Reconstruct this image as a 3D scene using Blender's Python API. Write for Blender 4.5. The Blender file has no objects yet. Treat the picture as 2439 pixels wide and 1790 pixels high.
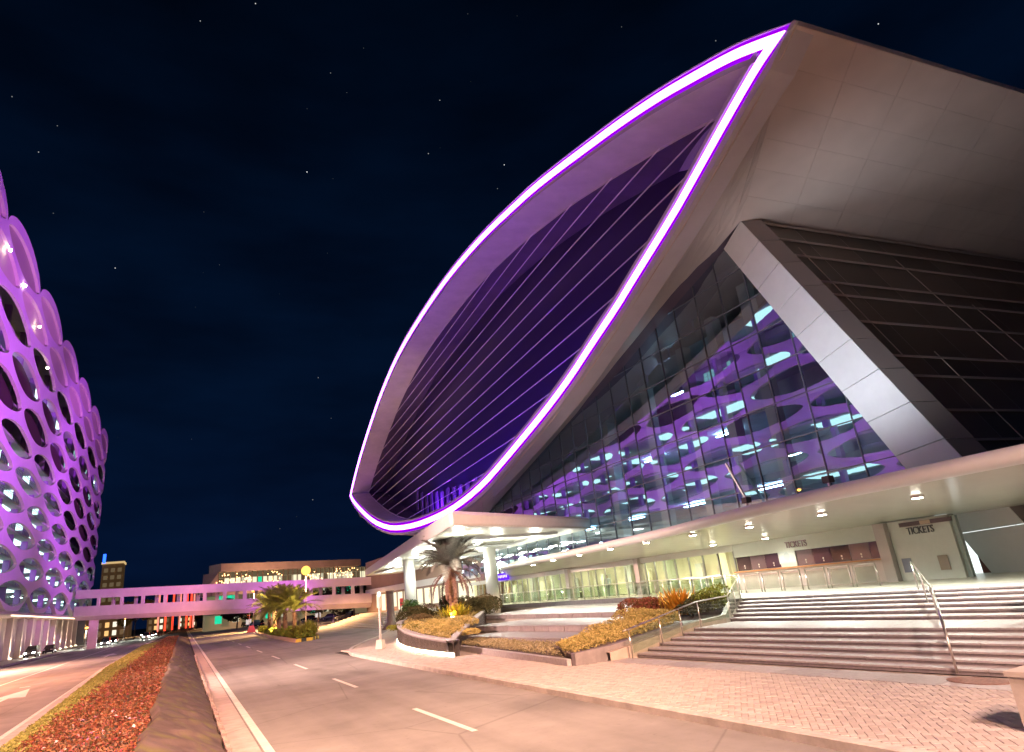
import bpy, bmesh, math, random
from mathutils import Vector, Matrix, Euler
random.seed(7)
S = bpy.context.scene
C = S.collection
R = math.radians
PI = math.pi

# ------------------------------------------------------------------ camera, sky, exposure
cd = bpy.data.cameras.new('camera'); cam = bpy.data.objects.new('camera', cd); C.objects.link(cam); S.camera = cam
cd.sensor_fit = 'HORIZONTAL'; cd.sensor_width = 36; cd.lens = 22.13; cd.clip_start = .1; cd.clip_end = 6000
_r = Vector((0.89368203, -0.43687502, -0.10233591)); _u = Vector((-0.0530785, -0.32940097, 0.94269702)); _d = Vector((0.44555033, 0.83703955, 0.3175684))
cam.matrix_world = Matrix(((_r.x, _u.x, -_d.x, 0), (_r.y, _u.y, -_d.y, 0), (_r.z, _u.z, -_d.z, 2.9), (0, 0, 0, 1)))

W = bpy.data.worlds.new('World'); S.world = W; W.use_nodes = True
nt = W.node_tree; nt.nodes.clear()
wo = nt.nodes.new('ShaderNodeOutputWorld'); bg = nt.nodes.new('ShaderNodeBackground')
tc = nt.nodes.new('ShaderNodeTexCoord')
sep = nt.nodes.new('ShaderNodeSeparateXYZ'); nt.links.new(tc.outputs['Generated'], sep.inputs[0])
rmp = nt.nodes.new('ShaderNodeValToRGB'); nt.links.new(sep.outputs[2], rmp.inputs[0])
e = rmp.color_ramp.elements; e[0].position = 0.0; e[0].color = (.0012, .0056, .024, 1); e[1].position = .75; e[1].color = (.0002, .0020, .0068, 1)
x = rmp.color_ramp.elements.new(.3); x.color = (.0008, .0050, .0185, 1)
nz = nt.nodes.new('ShaderNodeTexNoise'); nz.inputs['Scale'].default_value = 3.5; nz.inputs['Detail'].default_value = 4
mp = nt.nodes.new('ShaderNodeMapping'); mp.inputs['Scale'].default_value = (1, 1, 3.5)
nt.links.new(tc.outputs['Generated'], mp.inputs[0]); nt.links.new(mp.outputs[0], nz.inputs['Vector'])
nr = nt.nodes.new('ShaderNodeMapRange'); nr.inputs[1].default_value = .35; nr.inputs[2].default_value = .75; nr.inputs[3].default_value = .75; nr.inputs[4].default_value = 1.5
nt.links.new(nz.outputs[0], nr.inputs[0])
mul = nt.nodes.new('ShaderNodeMix'); mul.data_type = 'RGBA'; mul.blend_type = 'MULTIPLY'; mul.inputs[0].default_value = 1
nt.links.new(rmp.outputs[0], mul.inputs[6]); nt.links.new(nr.outputs[0], mul.inputs[7])
vo = nt.nodes.new('ShaderNodeTexVoronoi'); vo.inputs['Scale'].default_value = 48
nt.links.new(tc.outputs['Generated'], vo.inputs['Vector'])
st = nt.nodes.new('ShaderNodeMapRange'); st.inputs[1].default_value = .018; st.inputs[2].default_value = .042; st.inputs[3].default_value = 1; st.inputs[4].default_value = 0
nt.links.new(vo.outputs['Distance'], st.inputs[0])
sc = nt.nodes.new('ShaderNodeSeparateColor'); nt.links.new(vo.outputs['Color'], sc.inputs[0])
br = nt.nodes.new('ShaderNodeMapRange'); br.inputs[1].default_value = .3; br.inputs[2].default_value = 1.0; br.inputs[3].default_value = 0; br.inputs[4].default_value = 1
nt.links.new(sc.outputs[0], br.inputs[0])
pw = nt.nodes.new('ShaderNodeMath'); pw.operation = 'POWER'; pw.inputs[1].default_value = 4.5; nt.links.new(br.outputs[0], pw.inputs[0])
m2 = nt.nodes.new('ShaderNodeMath'); m2.operation = 'MULTIPLY'; nt.links.new(pw.outputs[0], m2.inputs[0]); nt.links.new(st.outputs[0], m2.inputs[1])
m3 = nt.nodes.new('ShaderNodeMath'); m3.operation = 'MULTIPLY'; m3.inputs[1].default_value = 1.7; nt.links.new(m2.outputs[0], m3.inputs[0])
add = nt.nodes.new('ShaderNodeMix'); add.data_type = 'RGBA'; add.blend_type = 'ADD'; add.inputs[0].default_value = 1
nt.links.new(mul.outputs[2], add.inputs[6]); nt.links.new(m3.outputs[0], add.inputs[7])
nt.links.new(add.outputs[2], bg.inputs[0]); bg.inputs[1].default_value = .72; nt.links.new(bg.outputs[0], wo.inputs[0])
S.view_settings.view_transform = 'Standard'; S.view_settings.look = 'None'; S.view_settings.exposure = .4; S.view_settings.gamma = 1
S.cycles.use_denoising = True
S.cycles.max_bounces = 7; S.cycles.diffuse_bounces = 3; S.cycles.glossy_bounces = 3; S.cycles.transparent_max_bounces = 8
S.cycles.sample_clamp_indirect = 6; S.cycles.caustics_reflective = False; S.cycles.caustics_refractive = False

# ------------------------------------------------------------------ lamps of the place and added ones
def lamp(kind, loc, power, color, target=None, angle=90, blend=.4, radius=.15):
    d = bpy.data.lights.new('light', kind); d.energy = power; d.color = color
    if kind in ('POINT', 'SPOT'): d.shadow_soft_size = radius
    if kind == 'SPOT': d.spot_size = R(angle); d.spot_blend = blend
    o = bpy.data.objects.new('light', d); C.objects.link(o); o.location = loc
    if target is not None:
        o.rotation_euler = (Vector(target) - Vector(loc)).to_track_quat('-Z', 'Y').to_euler()
    return o
SODIUM = (1, .50, .30); PURPLE = (.64, .125, 1.0); COOLW = (.97, 1.0, .86)

# ------------------------------------------------------------------ materials
MATS = {}
def mat(name, col, rough=.6, metal=0, var=.0, vscale=4.0, bump=0, bscale=30, emit=None, estr=0, spec=.5, island=None, objvar=0, detail=4, stretch=None):
    if name in MATS: return MATS[name]
    m = bpy.data.materials.new(name); m.use_nodes = True; n = m.node_tree; b = n.nodes['Principled BSDF']
    b.inputs['Base Color'].default_value = (*col, 1); b.inputs['Roughness'].default_value = rough; b.inputs['Metallic'].default_value = metal
    b.inputs['Specular IOR Level'].default_value = spec
    co = None
    if var or bump:
        t = n.nodes.new('ShaderNodeTexCoord'); mpn = n.nodes.new('ShaderNodeMapping'); g = n.nodes.new('ShaderNodeNewGeometry')
        n.links.new(g.outputs['Position'], mpn.inputs[0])
        if stretch: mpn.inputs['Scale'].default_value = stretch
    src = None
    if var:
        nn = n.nodes.new('ShaderNodeTexNoise'); nn.inputs['Scale'].default_value = vscale; nn.inputs['Detail'].default_value = detail; nn.inputs['Roughness'].default_value = .65
        n.links.new(mpn.outputs[0], nn.inputs['Vector'])
        mr = n.nodes.new('ShaderNodeMapRange'); mr.inputs[1].default_value = .3; mr.inputs[2].default_value = .7; mr.inputs[3].default_value = 1 - var; mr.inputs[4].default_value = 1 + var
        n.links.new(nn.outputs[0], mr.inputs[0])
        mx = n.nodes.new('ShaderNodeMix'); mx.data_type = 'RGBA'; mx.blend_type = 'MULTIPLY'; mx.inputs[0].default_value = 1; mx.inputs[6].default_value = (*col, 1)
        n.links.new(mr.outputs[0], mx.inputs[7]); src = mx.outputs[2]
    if island:
        g2 = n.nodes.new('ShaderNodeNewGeometry'); rp = n.nodes.new('ShaderNodeValToRGB'); rp.color_ramp.interpolation = 'LINEAR'
        for i, cc in enumerate(island):
            if i < 2: el = rp.color_ramp.elements[i]; el.position = i / (len(island) - 1)
            else: el = rp.color_ramp.elements.new(i / (len(island) - 1))
            el.color = (*cc, 1)
        for i, el in enumerate(rp.color_ramp.elements): el.position = i / (len(island) - 1)
        n.links.new(g2.outputs['Random Per Island'], rp.inputs[0]); src = rp.outputs[0]
    if objvar:
        oi = n.nodes.new('ShaderNodeObjectInfo'); mr = n.nodes.new('ShaderNodeMapRange'); mr.inputs[3].default_value = 1 - objvar; mr.inputs[4].default_value = 1 + objvar
        n.links.new(oi.outputs['Random'], mr.inputs[0])
        mx = n.nodes.new('ShaderNodeMix'); mx.data_type = 'RGBA'; mx.blend_type = 'MULTIPLY'; mx.inputs[0].default_value = 1; mx.inputs[6].default_value = (*col, 1)
        if src: n.links.new(src, mx.inputs[6])
        n.links.new(mr.outputs[0], mx.inputs[7]); src = mx.outputs[2]
    if src: n.links.new(src, b.inputs['Base Color'])
    if bump:
        nb = n.nodes.new('ShaderNodeTexNoise'); nb.inputs['Scale'].default_value = bscale; nb.inputs['Detail'].default_value = 4
        n.links.new(mpn.outputs[0], nb.inputs['Vector'])
        bp = n.nodes.new('ShaderNodeBump'); bp.inputs['Strength'].default_value = bump; bp.inputs['Distance'].default_value = .02
        n.links.new(nb.outputs[0], bp.inputs['Height']); n.links.new(bp.outputs[0], b.inputs['Normal'])
    if emit: b.inputs['Emission Color'].default_value = (*emit, 1); b.inputs['Emission Strength'].default_value = estr
    MATS[name] = m; return m
def glassmat(name, tint, refl, reflcol=(1, 1, 1), rough=.0, wavy=0):
    if name in MATS: return MATS[name]
    m = bpy.data.materials.new(name); m.use_nodes = True; n = m.node_tree; n.nodes.clear()
    o = n.nodes.new('ShaderNodeOutputMaterial'); mx = n.nodes.new('ShaderNodeMixShader'); tr = n.nodes.new('ShaderNodeBsdfTransparent'); gl = n.nodes.new('ShaderNodeBsdfGlossy')
    tr.inputs[0].default_value = (*tint, 1); gl.inputs['Color'].default_value = (*reflcol, 1); gl.inputs['Roughness'].default_value = rough
    lw = n.nodes.new('ShaderNodeLayerWeight'); lw.inputs[0].default_value = .5
    mr = n.nodes.new('ShaderNodeMapRange'); mr.inputs[3].default_value = refl; mr.inputs[4].default_value = 1
    pwn = n.nodes.new('ShaderNodeMath'); pwn.operation = 'POWER'; pwn.inputs[1].default_value = 4.0
    n.links.new(lw.outputs['Facing'], pwn.inputs[0]); n.links.new(pwn.outputs[0], mr.inputs[0]); mr.inputs[1].default_value = .0; mr.inputs[2].default_value = 1.0
    n.links.new(mr.outputs[0], mx.inputs[0]); n.links.new(tr.outputs[0], mx.inputs[1]); n.links.new(gl.outputs[0], mx.inputs[2]); n.links.new(mx.outputs[0], o.inputs[0])
    if wavy:
        g = n.nodes.new('ShaderNodeNewGeometry'); nb = n.nodes.new('ShaderNodeTexNoise'); nb.inputs['Scale'].default_value = .7; n.links.new(g.outputs['Position'], nb.inputs['Vector'])
        bp = n.nodes.new('ShaderNodeBump'); bp.inputs['Strength'].default_value = wavy; bp.inputs['Distance'].default_value = .02
        n.links.new(nb.outputs[0], bp.inputs['Height']); n.links.new(bp.outputs[0], gl.inputs['Normal'])
    MATS[name] = m; return m
def emis(name, col, s):
    if name in MATS: return MATS[name]
    m = bpy.data.materials.new(name); m.use_nodes = True; n = m.node_tree; n.nodes.clear()
    o = n.nodes.new('ShaderNodeOutputMaterial'); em = n.nodes.new('ShaderNodeEmission'); em.inputs[0].default_value = (*col, 1); em.inputs[1].default_value = s
    n.links.new(em.outputs[0], o.inputs[0]); MATS[name] = m; return m

# ------------------------------------------------------------------ mesh helpers
ORG = {}
class MB:
    def __init__(s): s.v = []; s.f = []
    def add(s, vs, fs):
        k = len(s.v); s.v += [tuple(p) for p in vs]; s.f += [tuple(i + k for i in f) for f in fs]; return s
    def box(s, c, d, rz=0):
        cx, cy, cz = c; dx, dy, dz = d[0] / 2, d[1] / 2, d[2] / 2; ca, sa = math.cos(rz), math.sin(rz)
        vs = []
        for z in (-dz, dz):
            for (a, b) in ((-dx, -dy), (dx, -dy), (dx, dy), (-dx, dy)): vs.append((cx + a * ca - b * sa, cy + a * sa + b * ca, cz + z))
        return s.add(vs, [(0, 3, 2, 1), (4, 5, 6, 7), (0, 1, 5, 4), (1, 2, 6, 5), (2, 3, 7, 6), (3, 0, 4, 7)])
    def b2(s, a, b): return s.box(((a[0] + b[0]) / 2, (a[1] + b[1]) / 2, (a[2] + b[2]) / 2), (abs(b[0] - a[0]), abs(b[1] - a[1]), abs(b[2] - a[2])))
    def prism(s, poly, z0, z1):
        n = len(poly); zt = z1 if isinstance(z1, (list, tuple)) else [z1] * n
        vs = [(p[0], p[1], z0) for p in poly] + [(p[0], p[1], zt[i]) for i, p in enumerate(poly)]
        area = sum(poly[i][0] * poly[(i + 1) % n][1] - poly[(i + 1) % n][0] * poly[i][1] for i in range(n))
        fs = [tuple(range(n))[::-1], tuple(range(n, 2 * n))] + [(i, (i + 1) % n, n + (i + 1) % n, n + i) for i in range(n)]
        if area < 0: fs = [f[::-1] for f in fs]
        return s.add(vs, fs)
    def extr(s, pts, vec):
        n = len(pts); v = Vector(vec); vs = [Vector(p) for p in pts] + [Vector(p) + v for p in pts]
        return s.add(vs, [tuple(range(n))[::-1], tuple(range(n, 2 * n))] + [(i, (i + 1) % n, n + (i + 1) % n, n + i) for i in range(n)])
    def bar(s, a, b, w, h=None, up=(0, 0, 1)):
        a = Vector(a); b = Vector(b); h = h or w; d = (b - a).normalized(); u = Vector(up)
        if abs(d.dot(u)) > .98: u = Vector((1, 0, 0))
        x = d.cross(u).normalized(); y = x.cross(d).normalized(); vs = []
        for p in (a, b):
            for i, j in ((-1, -1), (1, -1), (1, 1), (-1, 1)): vs.append(p + x * (i * w / 2) + y * (j * h / 2))
        return s.add(vs, [(0, 3, 2, 1), (4, 5, 6, 7), (0, 1, 5, 4), (1, 2, 6, 5), (2, 3, 7, 6), (3, 0, 4, 7)])
    def tube(s, pts, r, n=8, cap=True):
        pts = [Vector(p) for p in pts]; m = len(pts); rr = r if isinstance(r, (list, tuple)) else [r] * m
        base = len(s.v); vs = []; pu = None
        for i, p in enumerate(pts):
            d = (pts[min(i + 1, m - 1)] - pts[max(i - 1, 0)]).normalized()
            u = Vector((0, 0, 1)) if abs(d.z) < .95 else Vector((1, 0, 0))
            x = d.cross(u).normalized(); y = x.cross(d).normalized()
            for k in range(n):
                a = 2 * PI * k / n; vs.append(p + x * math.cos(a) * rr[i] + y * math.sin(a) * rr[i])
        fs = []
        for i in range(m - 1):
            for k in range(n): fs.append((i * n + k, i * n + (k + 1) % n, (i + 1) * n + (k + 1) % n, (i + 1) * n + k))
        if cap: fs += [tuple(range(n))[::-1], tuple(range((m - 1) * n, m * n))]
        return s.add(vs, fs)
    def grid(s, rows, closed=False):
        n = len(rows[0]); vs = [p for r in rows for p in r]; fs = []
        for i in range(len(rows) - 1):
            for k in range(n if closed else n - 1): fs.append((i * n + k, i * n + (k + 1) % n, (i + 1) * n + (k + 1) % n, (i + 1) * n + k))
        return s.add(vs, fs)
    def mesh(s, name, o=(0, 0, 0)):
        me = bpy.data.meshes.new(name); me.from_pydata([(p[0] - o[0], p[1] - o[1], p[2] - o[2]) for p in s.v], [], s.f); me.update(); return me
    def build(s, name, m, parent=None, smooth=False, kind=None, label=None):
        xs = list(zip(*s.v)); o = Vector(((min(xs[0]) + max(xs[0])) / 2, (min(xs[1]) + max(xs[1])) / 2, (min(xs[2]) + max(xs[2])) / 2 if parent else min(xs[2])))
        me = s.mesh(name, o); me.materials.append(m)
        if smooth:
            for p in me.polygons: p.use_smooth = True
        return link(name, me, o, parent, kind, label)
def link(name, data, o, parent=None, kind=None, label=None, rot=None):
    ob = bpy.data.objects.new(name, data); C.objects.link(ob); o = Vector(o)
    if parent: ob.parent = parent; ob.location = o - ORG[parent.name]
    else: ob.location = o
    ORG[ob.name] = o.copy()
    if rot is not None: ob.rotation_euler = rot
    if kind: ob['kind'] = kind
    if label: ob['label'] = label
    return ob
def tag(o, label, cat, group=None, kind=None):
    o['label'] = label; o['category'] = cat
    if group: o['group'] = group
    if kind: o['kind'] = kind
    return o
def thing(name, label, cat, loc=(0, 0, 0), group=None, local=False, rz=0):
    o = bpy.data.objects.new(name, None); C.objects.link(o); o.location = loc; o.rotation_euler = (0, 0, rz); o.empty_display_size = .3
    ORG[o.name] = Vector((0, 0, 0)) if local else Vector(loc)
    return tag(o, label, cat, group)
def copy_tree(o, parent=None):
    c = o.copy(); C.objects.link(c); c.parent = parent; ORG[c.name] = ORG.get(o.name, Vector()).copy()
    for ch in list(o.children): copy_tree(ch, c)
    return c
def fix_normals(ob):
    bm = bmesh.new(); bm.from_mesh(ob.data); bmesh.ops.recalc_face_normals(bm, faces=bm.faces); bm.to_mesh(ob.data); bm.free(); return ob
def clip(poly, a, b):
    """keep the part of a 2D polygon to the left of the line a->b"""
    out = []; n = len(poly)
    f = lambda p: (b[0] - a[0]) * (p[1] - a[1]) - (b[1] - a[1]) * (p[0] - a[0])
    for i in range(n):
        p, q = poly[i], poly[(i + 1) % n]; fp, fq = f(p), f(q)
        if fp >= 0: out.append(p)
        if fp * fq < 0:
            t = fp / (fp - fq); out.append((p[0] + (q[0] - p[0]) * t, p[1] + (q[1] - p[1]) * t))
    return out
def lerp(a, b, t): return a + (b - a) * t
def interp(tab, x):
    for (x0, y0), (x1, y1) in zip(tab, tab[1:]):
        if x <= x1: return lerp(y0, y1, max(0, (x - x0) / (x1 - x0)))
    return tab[-1][1]

asphalt = mat('asphalt', (.25, .235, .22), .8, var=.22, vscale=.35, bump=.25, bscale=45, detail=8)
asphalt2 = mat('asphalt_driveway', (.27, .25, .235), .8, var=.2, vscale=.5, bump=.25, bscale=45, detail=8)
concrete = mat('concrete', (.42, .38, .35), .75, var=.15, vscale=1.2, bump=.2, bscale=25)
kerbm = mat('kerb_concrete', (.45, .41, .38), .75, var=.25, vscale=2.2, bump=.25, bscale=25, detail=7)
gutterm = mat('gutter_concrete', (.5, .4, .36), .75, var=.22, vscale=2.0, bump=.2, bscale=20, detail=7)
paint = mat('road_paint', (.74, .7, .64), .6, var=.14, vscale=3, bump=.1)
paver = mat('paver_block', (.41, .36, .335), .8, objvar=.13, bump=.2, bscale=40)
paver_mass = mat('paver_mass', (.40, .34, .31), .8, island=[(.36, .31, .29), (.42, .37, .34), (.46, .41, .38), (.39, .34, .315)], bump=.2, bscale=40)
sand = mat('paver_bed', (.36, .31, .28), .9, var=.2)
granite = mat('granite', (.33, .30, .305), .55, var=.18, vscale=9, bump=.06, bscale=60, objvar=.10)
granite_riser_shaded = mat('granite_riser_shaded', (.20, .175, .185), .5, var=.18, vscale=7, objvar=.16, bump=.05)  # riser granite made darker, shade of the steps put into the colour
darkstone = mat('dark_stone', (.09, .08, .085), .4, var=.25, vscale=5)
tierstone = mat('tier_stone', (.20, .175, .18), .5, var=.16, vscale=4, objvar=.12, bump=.06)
steel = mat('brushed_steel', (.62, .58, .54), .28, 1.0)
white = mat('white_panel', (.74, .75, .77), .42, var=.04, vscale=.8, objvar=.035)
soffitm = mat('soffit_panel', (.64, .56, .52), .36, var=.16, vscale=.10, objvar=.008)
seamm = mat('seam_backing', (.42, .39, .37), .8)  # even grey for the backing sheets behind the panels
rimm = mat('rim_metal', (.60, .58, .62), .4, var=.05, vscale=.6)
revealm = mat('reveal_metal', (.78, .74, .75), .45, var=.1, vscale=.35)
reveal2m = mat('inner_reveal_shaded', (.13, .10, .15), .5, var=.12, vscale=.35, objvar=.08)  # shade deep in the opening is put into this dark colour
darkglass = mat('dark_glass', (.038, .024, .11), .3, spec=.3)
louvreg = mat('louvre_glass', (.15, .115, .09), .3, spec=.5, objvar=.3)
louvrem = mat('louvre_bar', (.6, .52, .48), .4)
mullion = mat('mullion_metal', (.17, .18, .22), .4, .2)
canopym = mat('canopy_metal', (.66, .65, .62), .36, var=.05, vscale=.6)
facadeg = glassmat('facade_glass', (.66, .80, .86), .44, (.72, .86, 1.0), 0.004, wavy=.05)
clearg = glassmat('door_glass', (.92, .95, .86), .05)
railg = glassmat('rail_glass', (.85, .92, .88), .05)
neonm = emis('neon', (.58, .17, 1.0), 9)
neon_halo = emis('neon_halo', (.36, .0, .90), .75)

def wear(m, amount=.35):
    n = m.node_tree; b = n.nodes['Principled BSDF']; src = b.inputs['Base Color'].links[0].from_socket; g = n.nodes.new('ShaderNodeNewGeometry')
    def layer(scale, sc_, lo, hi, dark, src, det=5):
        mp_ = n.nodes.new('ShaderNodeMapping'); mp_.inputs['Scale'].default_value = sc_; n.links.new(g.outputs['Position'], mp_.inputs[0])
        t = n.nodes.new('ShaderNodeTexNoise'); t.inputs['Scale'].default_value = scale; t.inputs['Detail'].default_value = det; n.links.new(mp_.outputs[0], t.inputs['Vector'])
        r = n.nodes.new('ShaderNodeMapRange'); r.inputs[1].default_value = lo; r.inputs[2].default_value = hi; r.inputs[3].default_value = 1; r.inputs[4].default_value = dark; n.links.new(t.outputs[0], r.inputs[0])
        x_ = n.nodes.new('ShaderNodeMix'); x_.data_type = 'RGBA'; x_.blend_type = 'MULTIPLY'; x_.inputs[0].default_value = 1; n.links.new(src, x_.inputs[6]); n.links.new(r.outputs[0], x_.inputs[7]); return x_.outputs[2]
    src = layer(.9, (1, .04, 1), .45, .75, 1 - amount * .6, src)      # tyre tracks along the lanes
    src = layer(.22, (1, .45, 1), .56, .70, 1 - amount, src, 7)       # oil and patch stains
    src = layer(6.0, (1, 1, 1), .60, .78, 1 - amount * .5, src, 6)
    v = n.nodes.new('ShaderNodeTexVoronoi'); v.feature = 'DISTANCE_TO_EDGE'; v.inputs['Scale'].default_value = .16; n.links.new(g.outputs['Position'], v.inputs['Vector'])
    r = n.nodes.new('ShaderNodeMapRange'); r.inputs[1].default_value = .0; r.inputs[2].default_value = .006; r.inputs[3].default_value = .72; r.inputs[4].default_value = 1; n.links.new(v.outputs['Distance'], r.inputs[0])
    x_ = n.nodes.new('ShaderNodeMix'); x_.data_type = 'RGBA'; x_.blend_type = 'MULTIPLY'; x_.inputs[0].default_value = 1; n.links.new(src, x_.inputs[6]); n.links.new(r.outputs[0], x_.inputs[7])
    n.links.new(x_.outputs[2], b.inputs['Base Color'])
wear(asphalt, .42); wear(asphalt2, .4); wear(gutterm, .3); wear(paint, .3)
# ------------------------------------------------------------------ ground, roads, pavements
def sheet(name, poly, z, m, kind='structure', parent=None, thick=None, label=None):
    b = MB()
    if thick: b.prism(poly, z - thick, z)
    else: b.add([(p[0], p[1], z) for p in poly], [tuple(range(len(poly)))])
    return b.build(name, m, parent, kind=kind, label=label)
sheet('ground', [(-1800, -400), (1800, -400), (1800, 3500), (-1800, 3500)], -.05, mat('ground_soil', (.07, .06, .055), .9, var=.3, vscale=.05))
LK = [(-40, -4.3), (26, -4.6), (63, -5.6), (118, -5.9), (170, -5.6), (400, -5)]
ys = [-40, 0, 26, 45, 63, 90, 118, 170, 400, 700]
road_r = sheet('road', [(1.74, -40), (9.2, -40), (9.2, 700), (1.74, 700)], 0, asphalt)
road_l = sheet('road_opposite', [(-19.6, -40)] + [(interp(LK, y) - .16, y) for y in ys] + [(-19.6, 700)], 0, asphalt)
drive = sheet('driveway', [(9.2, 47), (60, 47), (60, 240), (9.2, 240)], -.004, asphalt2)
# lane markings
def mark(parent, poly, name='lane_mark'):
    MB().add([(p[0], p[1], .004) for p in poly], [tuple(range(len(poly)))]).build(name, paint, parent)
mark(road_r, [(1.78, -30), (1.98, -30), (1.98, 400), (1.78, 400)], 'edge_line')
y = 14.6
for k in range(24):
    L = 4.4; mark(road_r, [(5.82 + k * .012, y), (5.97 + k * .012, y), (5.97 + k * .012, y + L), (5.82 + k * .012, y + L)], 'lane_dash'); y += 11.4
mark(road_l, [(-11.75, -30), (-11.55, -30), (-11.95, 330), (-12.15, 330)], 'lane_line')
y = 96
for k in range(9): mark(road_l, [(-18.5, y), (-18.3, y), (-18.3, y + 5), (-18.5, y + 5)], 'lane_dash'); y += 17
mark(road_l, [(-4.98, -30), (-4.84, 20), (-5.75, 63), (-6.05, 118), (-6.2, 118), (-5.9, 63), (-5.05, 20), (-5.12, -30)][::-1], 'edge_line')
mark(road_l, [(-8.65, 40), (-8.4, 40), (-8.4, 47), (-7.55, 46.4), (-8.52, 53.5), (-9.45, 46.4), (-8.65, 47)], 'turn_arrow')
mark(road_l, [(-8.62, 98), (-8.38, 98), (-8.38, 104), (-7.5, 103.4), (-8.5, 110), (-9.5, 103.4), (-8.62, 104)], 'turn_arrow')
mark(road_l, [(-9.5, 55.8), (-8.9, 55.8), (-8.9, 56.3), (-9.5, 56.3)], 'stop_dash')
# gutter slabs, edging stones
gut = sheet('gutter', [(1.16, -20), (1.735, -20), (1.735, 320), (1.16, 320)], -.012, sand)
for k in range(70):
    y0 = 6 + k * 1.5
    MB().b2((1.165, y0, -.03), (1.73, y0 + 1.482, .006)).build('gutter_slab', gutterm, gut)
MB().b2((1.165, 111, -.03), (1.73, 320, .006)).build('gutter_run', gutterm, gut)
es = MB(); n = 10
es.prism([(1.02 + .13 * math.sin(PI * i / n), -.26 + .52 * i / n) for i in range(n + 1)], 0, .13)
esm = es.mesh('edging_stone'); esm.materials.append(mat('edging_stone', (.42, .31, .27), .8, objvar=.22, bump=.25, bscale=25))
for k in range(110):
    y0 = 8 + k * .56; link('edging_stone', esm, (0, y0, -.01), gut, rot=(0, 0, random.uniform(-.05, .05)))
# opposite kerb of the median and its gutter
med = bpy.data.objects.new('median', None); C.objects.link(med); ORG['median'] = Vector((0, 0, 0)); med['kind'] = 'structure'; med['label'] = 'raised planted median between the two carriageways'
b = MB()
rows = []
for y in [-30 + 1.5 * i for i in range(240)]:
    xk = interp(LK, y)
    rows.append([(xk - .14, y, -.03), (xk - .10, y, .17), (xk - .05, y, .2), (xk + .36, y, .22), (xk + .38, y, .1)])
b.grid(rows); fix_normals(b.build('kerb', kerbm, med))
# soil body of the median: mound profile
def prof(y):
    xk = interp(LK, y); w = min(1, max(0, (y - 120) / 60))
    h = lerp(.85, .45, w)
    return [(xk + .3, .12), (xk + .9, .32), (lerp(-2.9, xk + 1.6, .25), .5 * h / .85), (-2.4, .62 * h / .85), (-.9, .62 * h / .85), (-.55, h * .72)]
rows = [[(x, y, z) for x, z in prof(y)] + [(1.0, y, .02)] for y in [-30 + 2 * i for i in range(180)]]
MB().grid(rows).build('soil', mat('median_soil', (.10, .07, .05), .95, var=.35, vscale=3, bump=.6, bscale=12), med)
# dark shade net pegged over the slope
def net_pt(t, y):
    sway = .06 * math.sin(y * .7) + .05 * math.sin(y * 1.63 + 1)
    ridge = Vector((-.52 + sway, y, .86 + .05 * math.sin(y * .9 + .5) - (.35 * min(1, max(0, (y - 120) / 60)))))
    foot = Vector((1.0 + .04 * math.sin(y * 2.3), y + 0, .05))
    p = ridge.lerp(foot, t)
    f = (y * .55 - t * 1.1) % 1.0           # folds run diagonally down the slope
    p.z += .10 * math.exp(-((f - .5) / .07) ** 2) * math.sin(PI * min(1, t * 1.05)) + .02 * math.sin(5 * t + y * 3) + .035 * math.sin(PI * t)
    return p
rows = []
y = 4.0
while y < 150:
    rows.append([net_pt(-0.0, y) + Vector((-.16, 0, -.14))] + [net_pt(i / 22, y) for i in range(23)]); y += .09 if y < 40 else .5
netm = mat('shade_net', (.115, .078, .07), .85, var=.45, vscale=1.3, bump=.4, bscale=70, detail=6)
n_ = netm.node_tree                        # greenish moss patches show through the weave
nn = n_.nodes.new('ShaderNodeTexNoise'); nn.inputs['Scale'].default_value = 1.4; nn.inputs['Detail'].default_value = 5
gg = n_.nodes.new('ShaderNodeNewGeometry'); n_.links.new(gg.outputs['Position'], nn.inputs['Vector'])
mr = n_.nodes.new('ShaderNodeMapRange'); mr.inputs[1].default_value = .48; mr.inputs[2].default_value = .66; n_.links.new(nn.outputs[0], mr.inputs[0])
mx = n_.nodes.new('ShaderNodeMix'); mx.data_type = 'RGBA'; mx.inputs[7].default_value = (.15, .13, .05, 1); n_.links.new(mr.outputs[0], mx.inputs[0])
bs = n_.nodes['Principled BSDF']; n_.links.new(bs.inputs['Base Color'].links[0].from_socket, mx.inputs[6]); n_.links.new(mx.outputs[2], bs.inputs['Base Color'])
netb = MB().grid(rows); net = netb.build('shade_net', netm, None, smooth=True); tag(net, 'dark shade netting folded over the slope of the planted median', 'netting')

def leaves(b, n, fn, size, flat=.5, ratio=2.0, gaps=0):
    for _ in range(n):
        p, s_ = fn()
        if gaps and math.sin(p[0] * 7.1 + 1.3 * math.sin(p[1] * 2.7)) * math.sin(p[1] * 5.3 + 1.7 * math.sin(p[0] * 3.1)) < -gaps and random.random() < .85: continue
        s_ = size * s_ * random.uniform(.6, 1.3); a = random.uniform(0, 2 * PI); t = random.gauss(0, flat); r2 = random.gauss(0, flat)
        M = Euler((t, r2, a)).to_matrix(); u = M @ Vector((s_ / ratio, 0, 0)); v = M @ Vector((0, s_, 0)); w = M @ Vector((0, 0, s_ * .18)); p = Vector(p)
        b.add([p - v * .5, p + u * .5 + w, p + v * .5, p - u * .5 + w], [(0, 1, 2), (0, 2, 3)])
redleaf = mat('red_leaf', (.3, .06, .03), .55, island=[(.22, .045, .02), (.30, .10, .04), (.13, .025, .02), (.24, .12, .05), (.38, .15, .09), (.10, .05, .02), (.26, .04, .05), (.08, .07, .02), (.18, .06, .03)])
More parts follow.
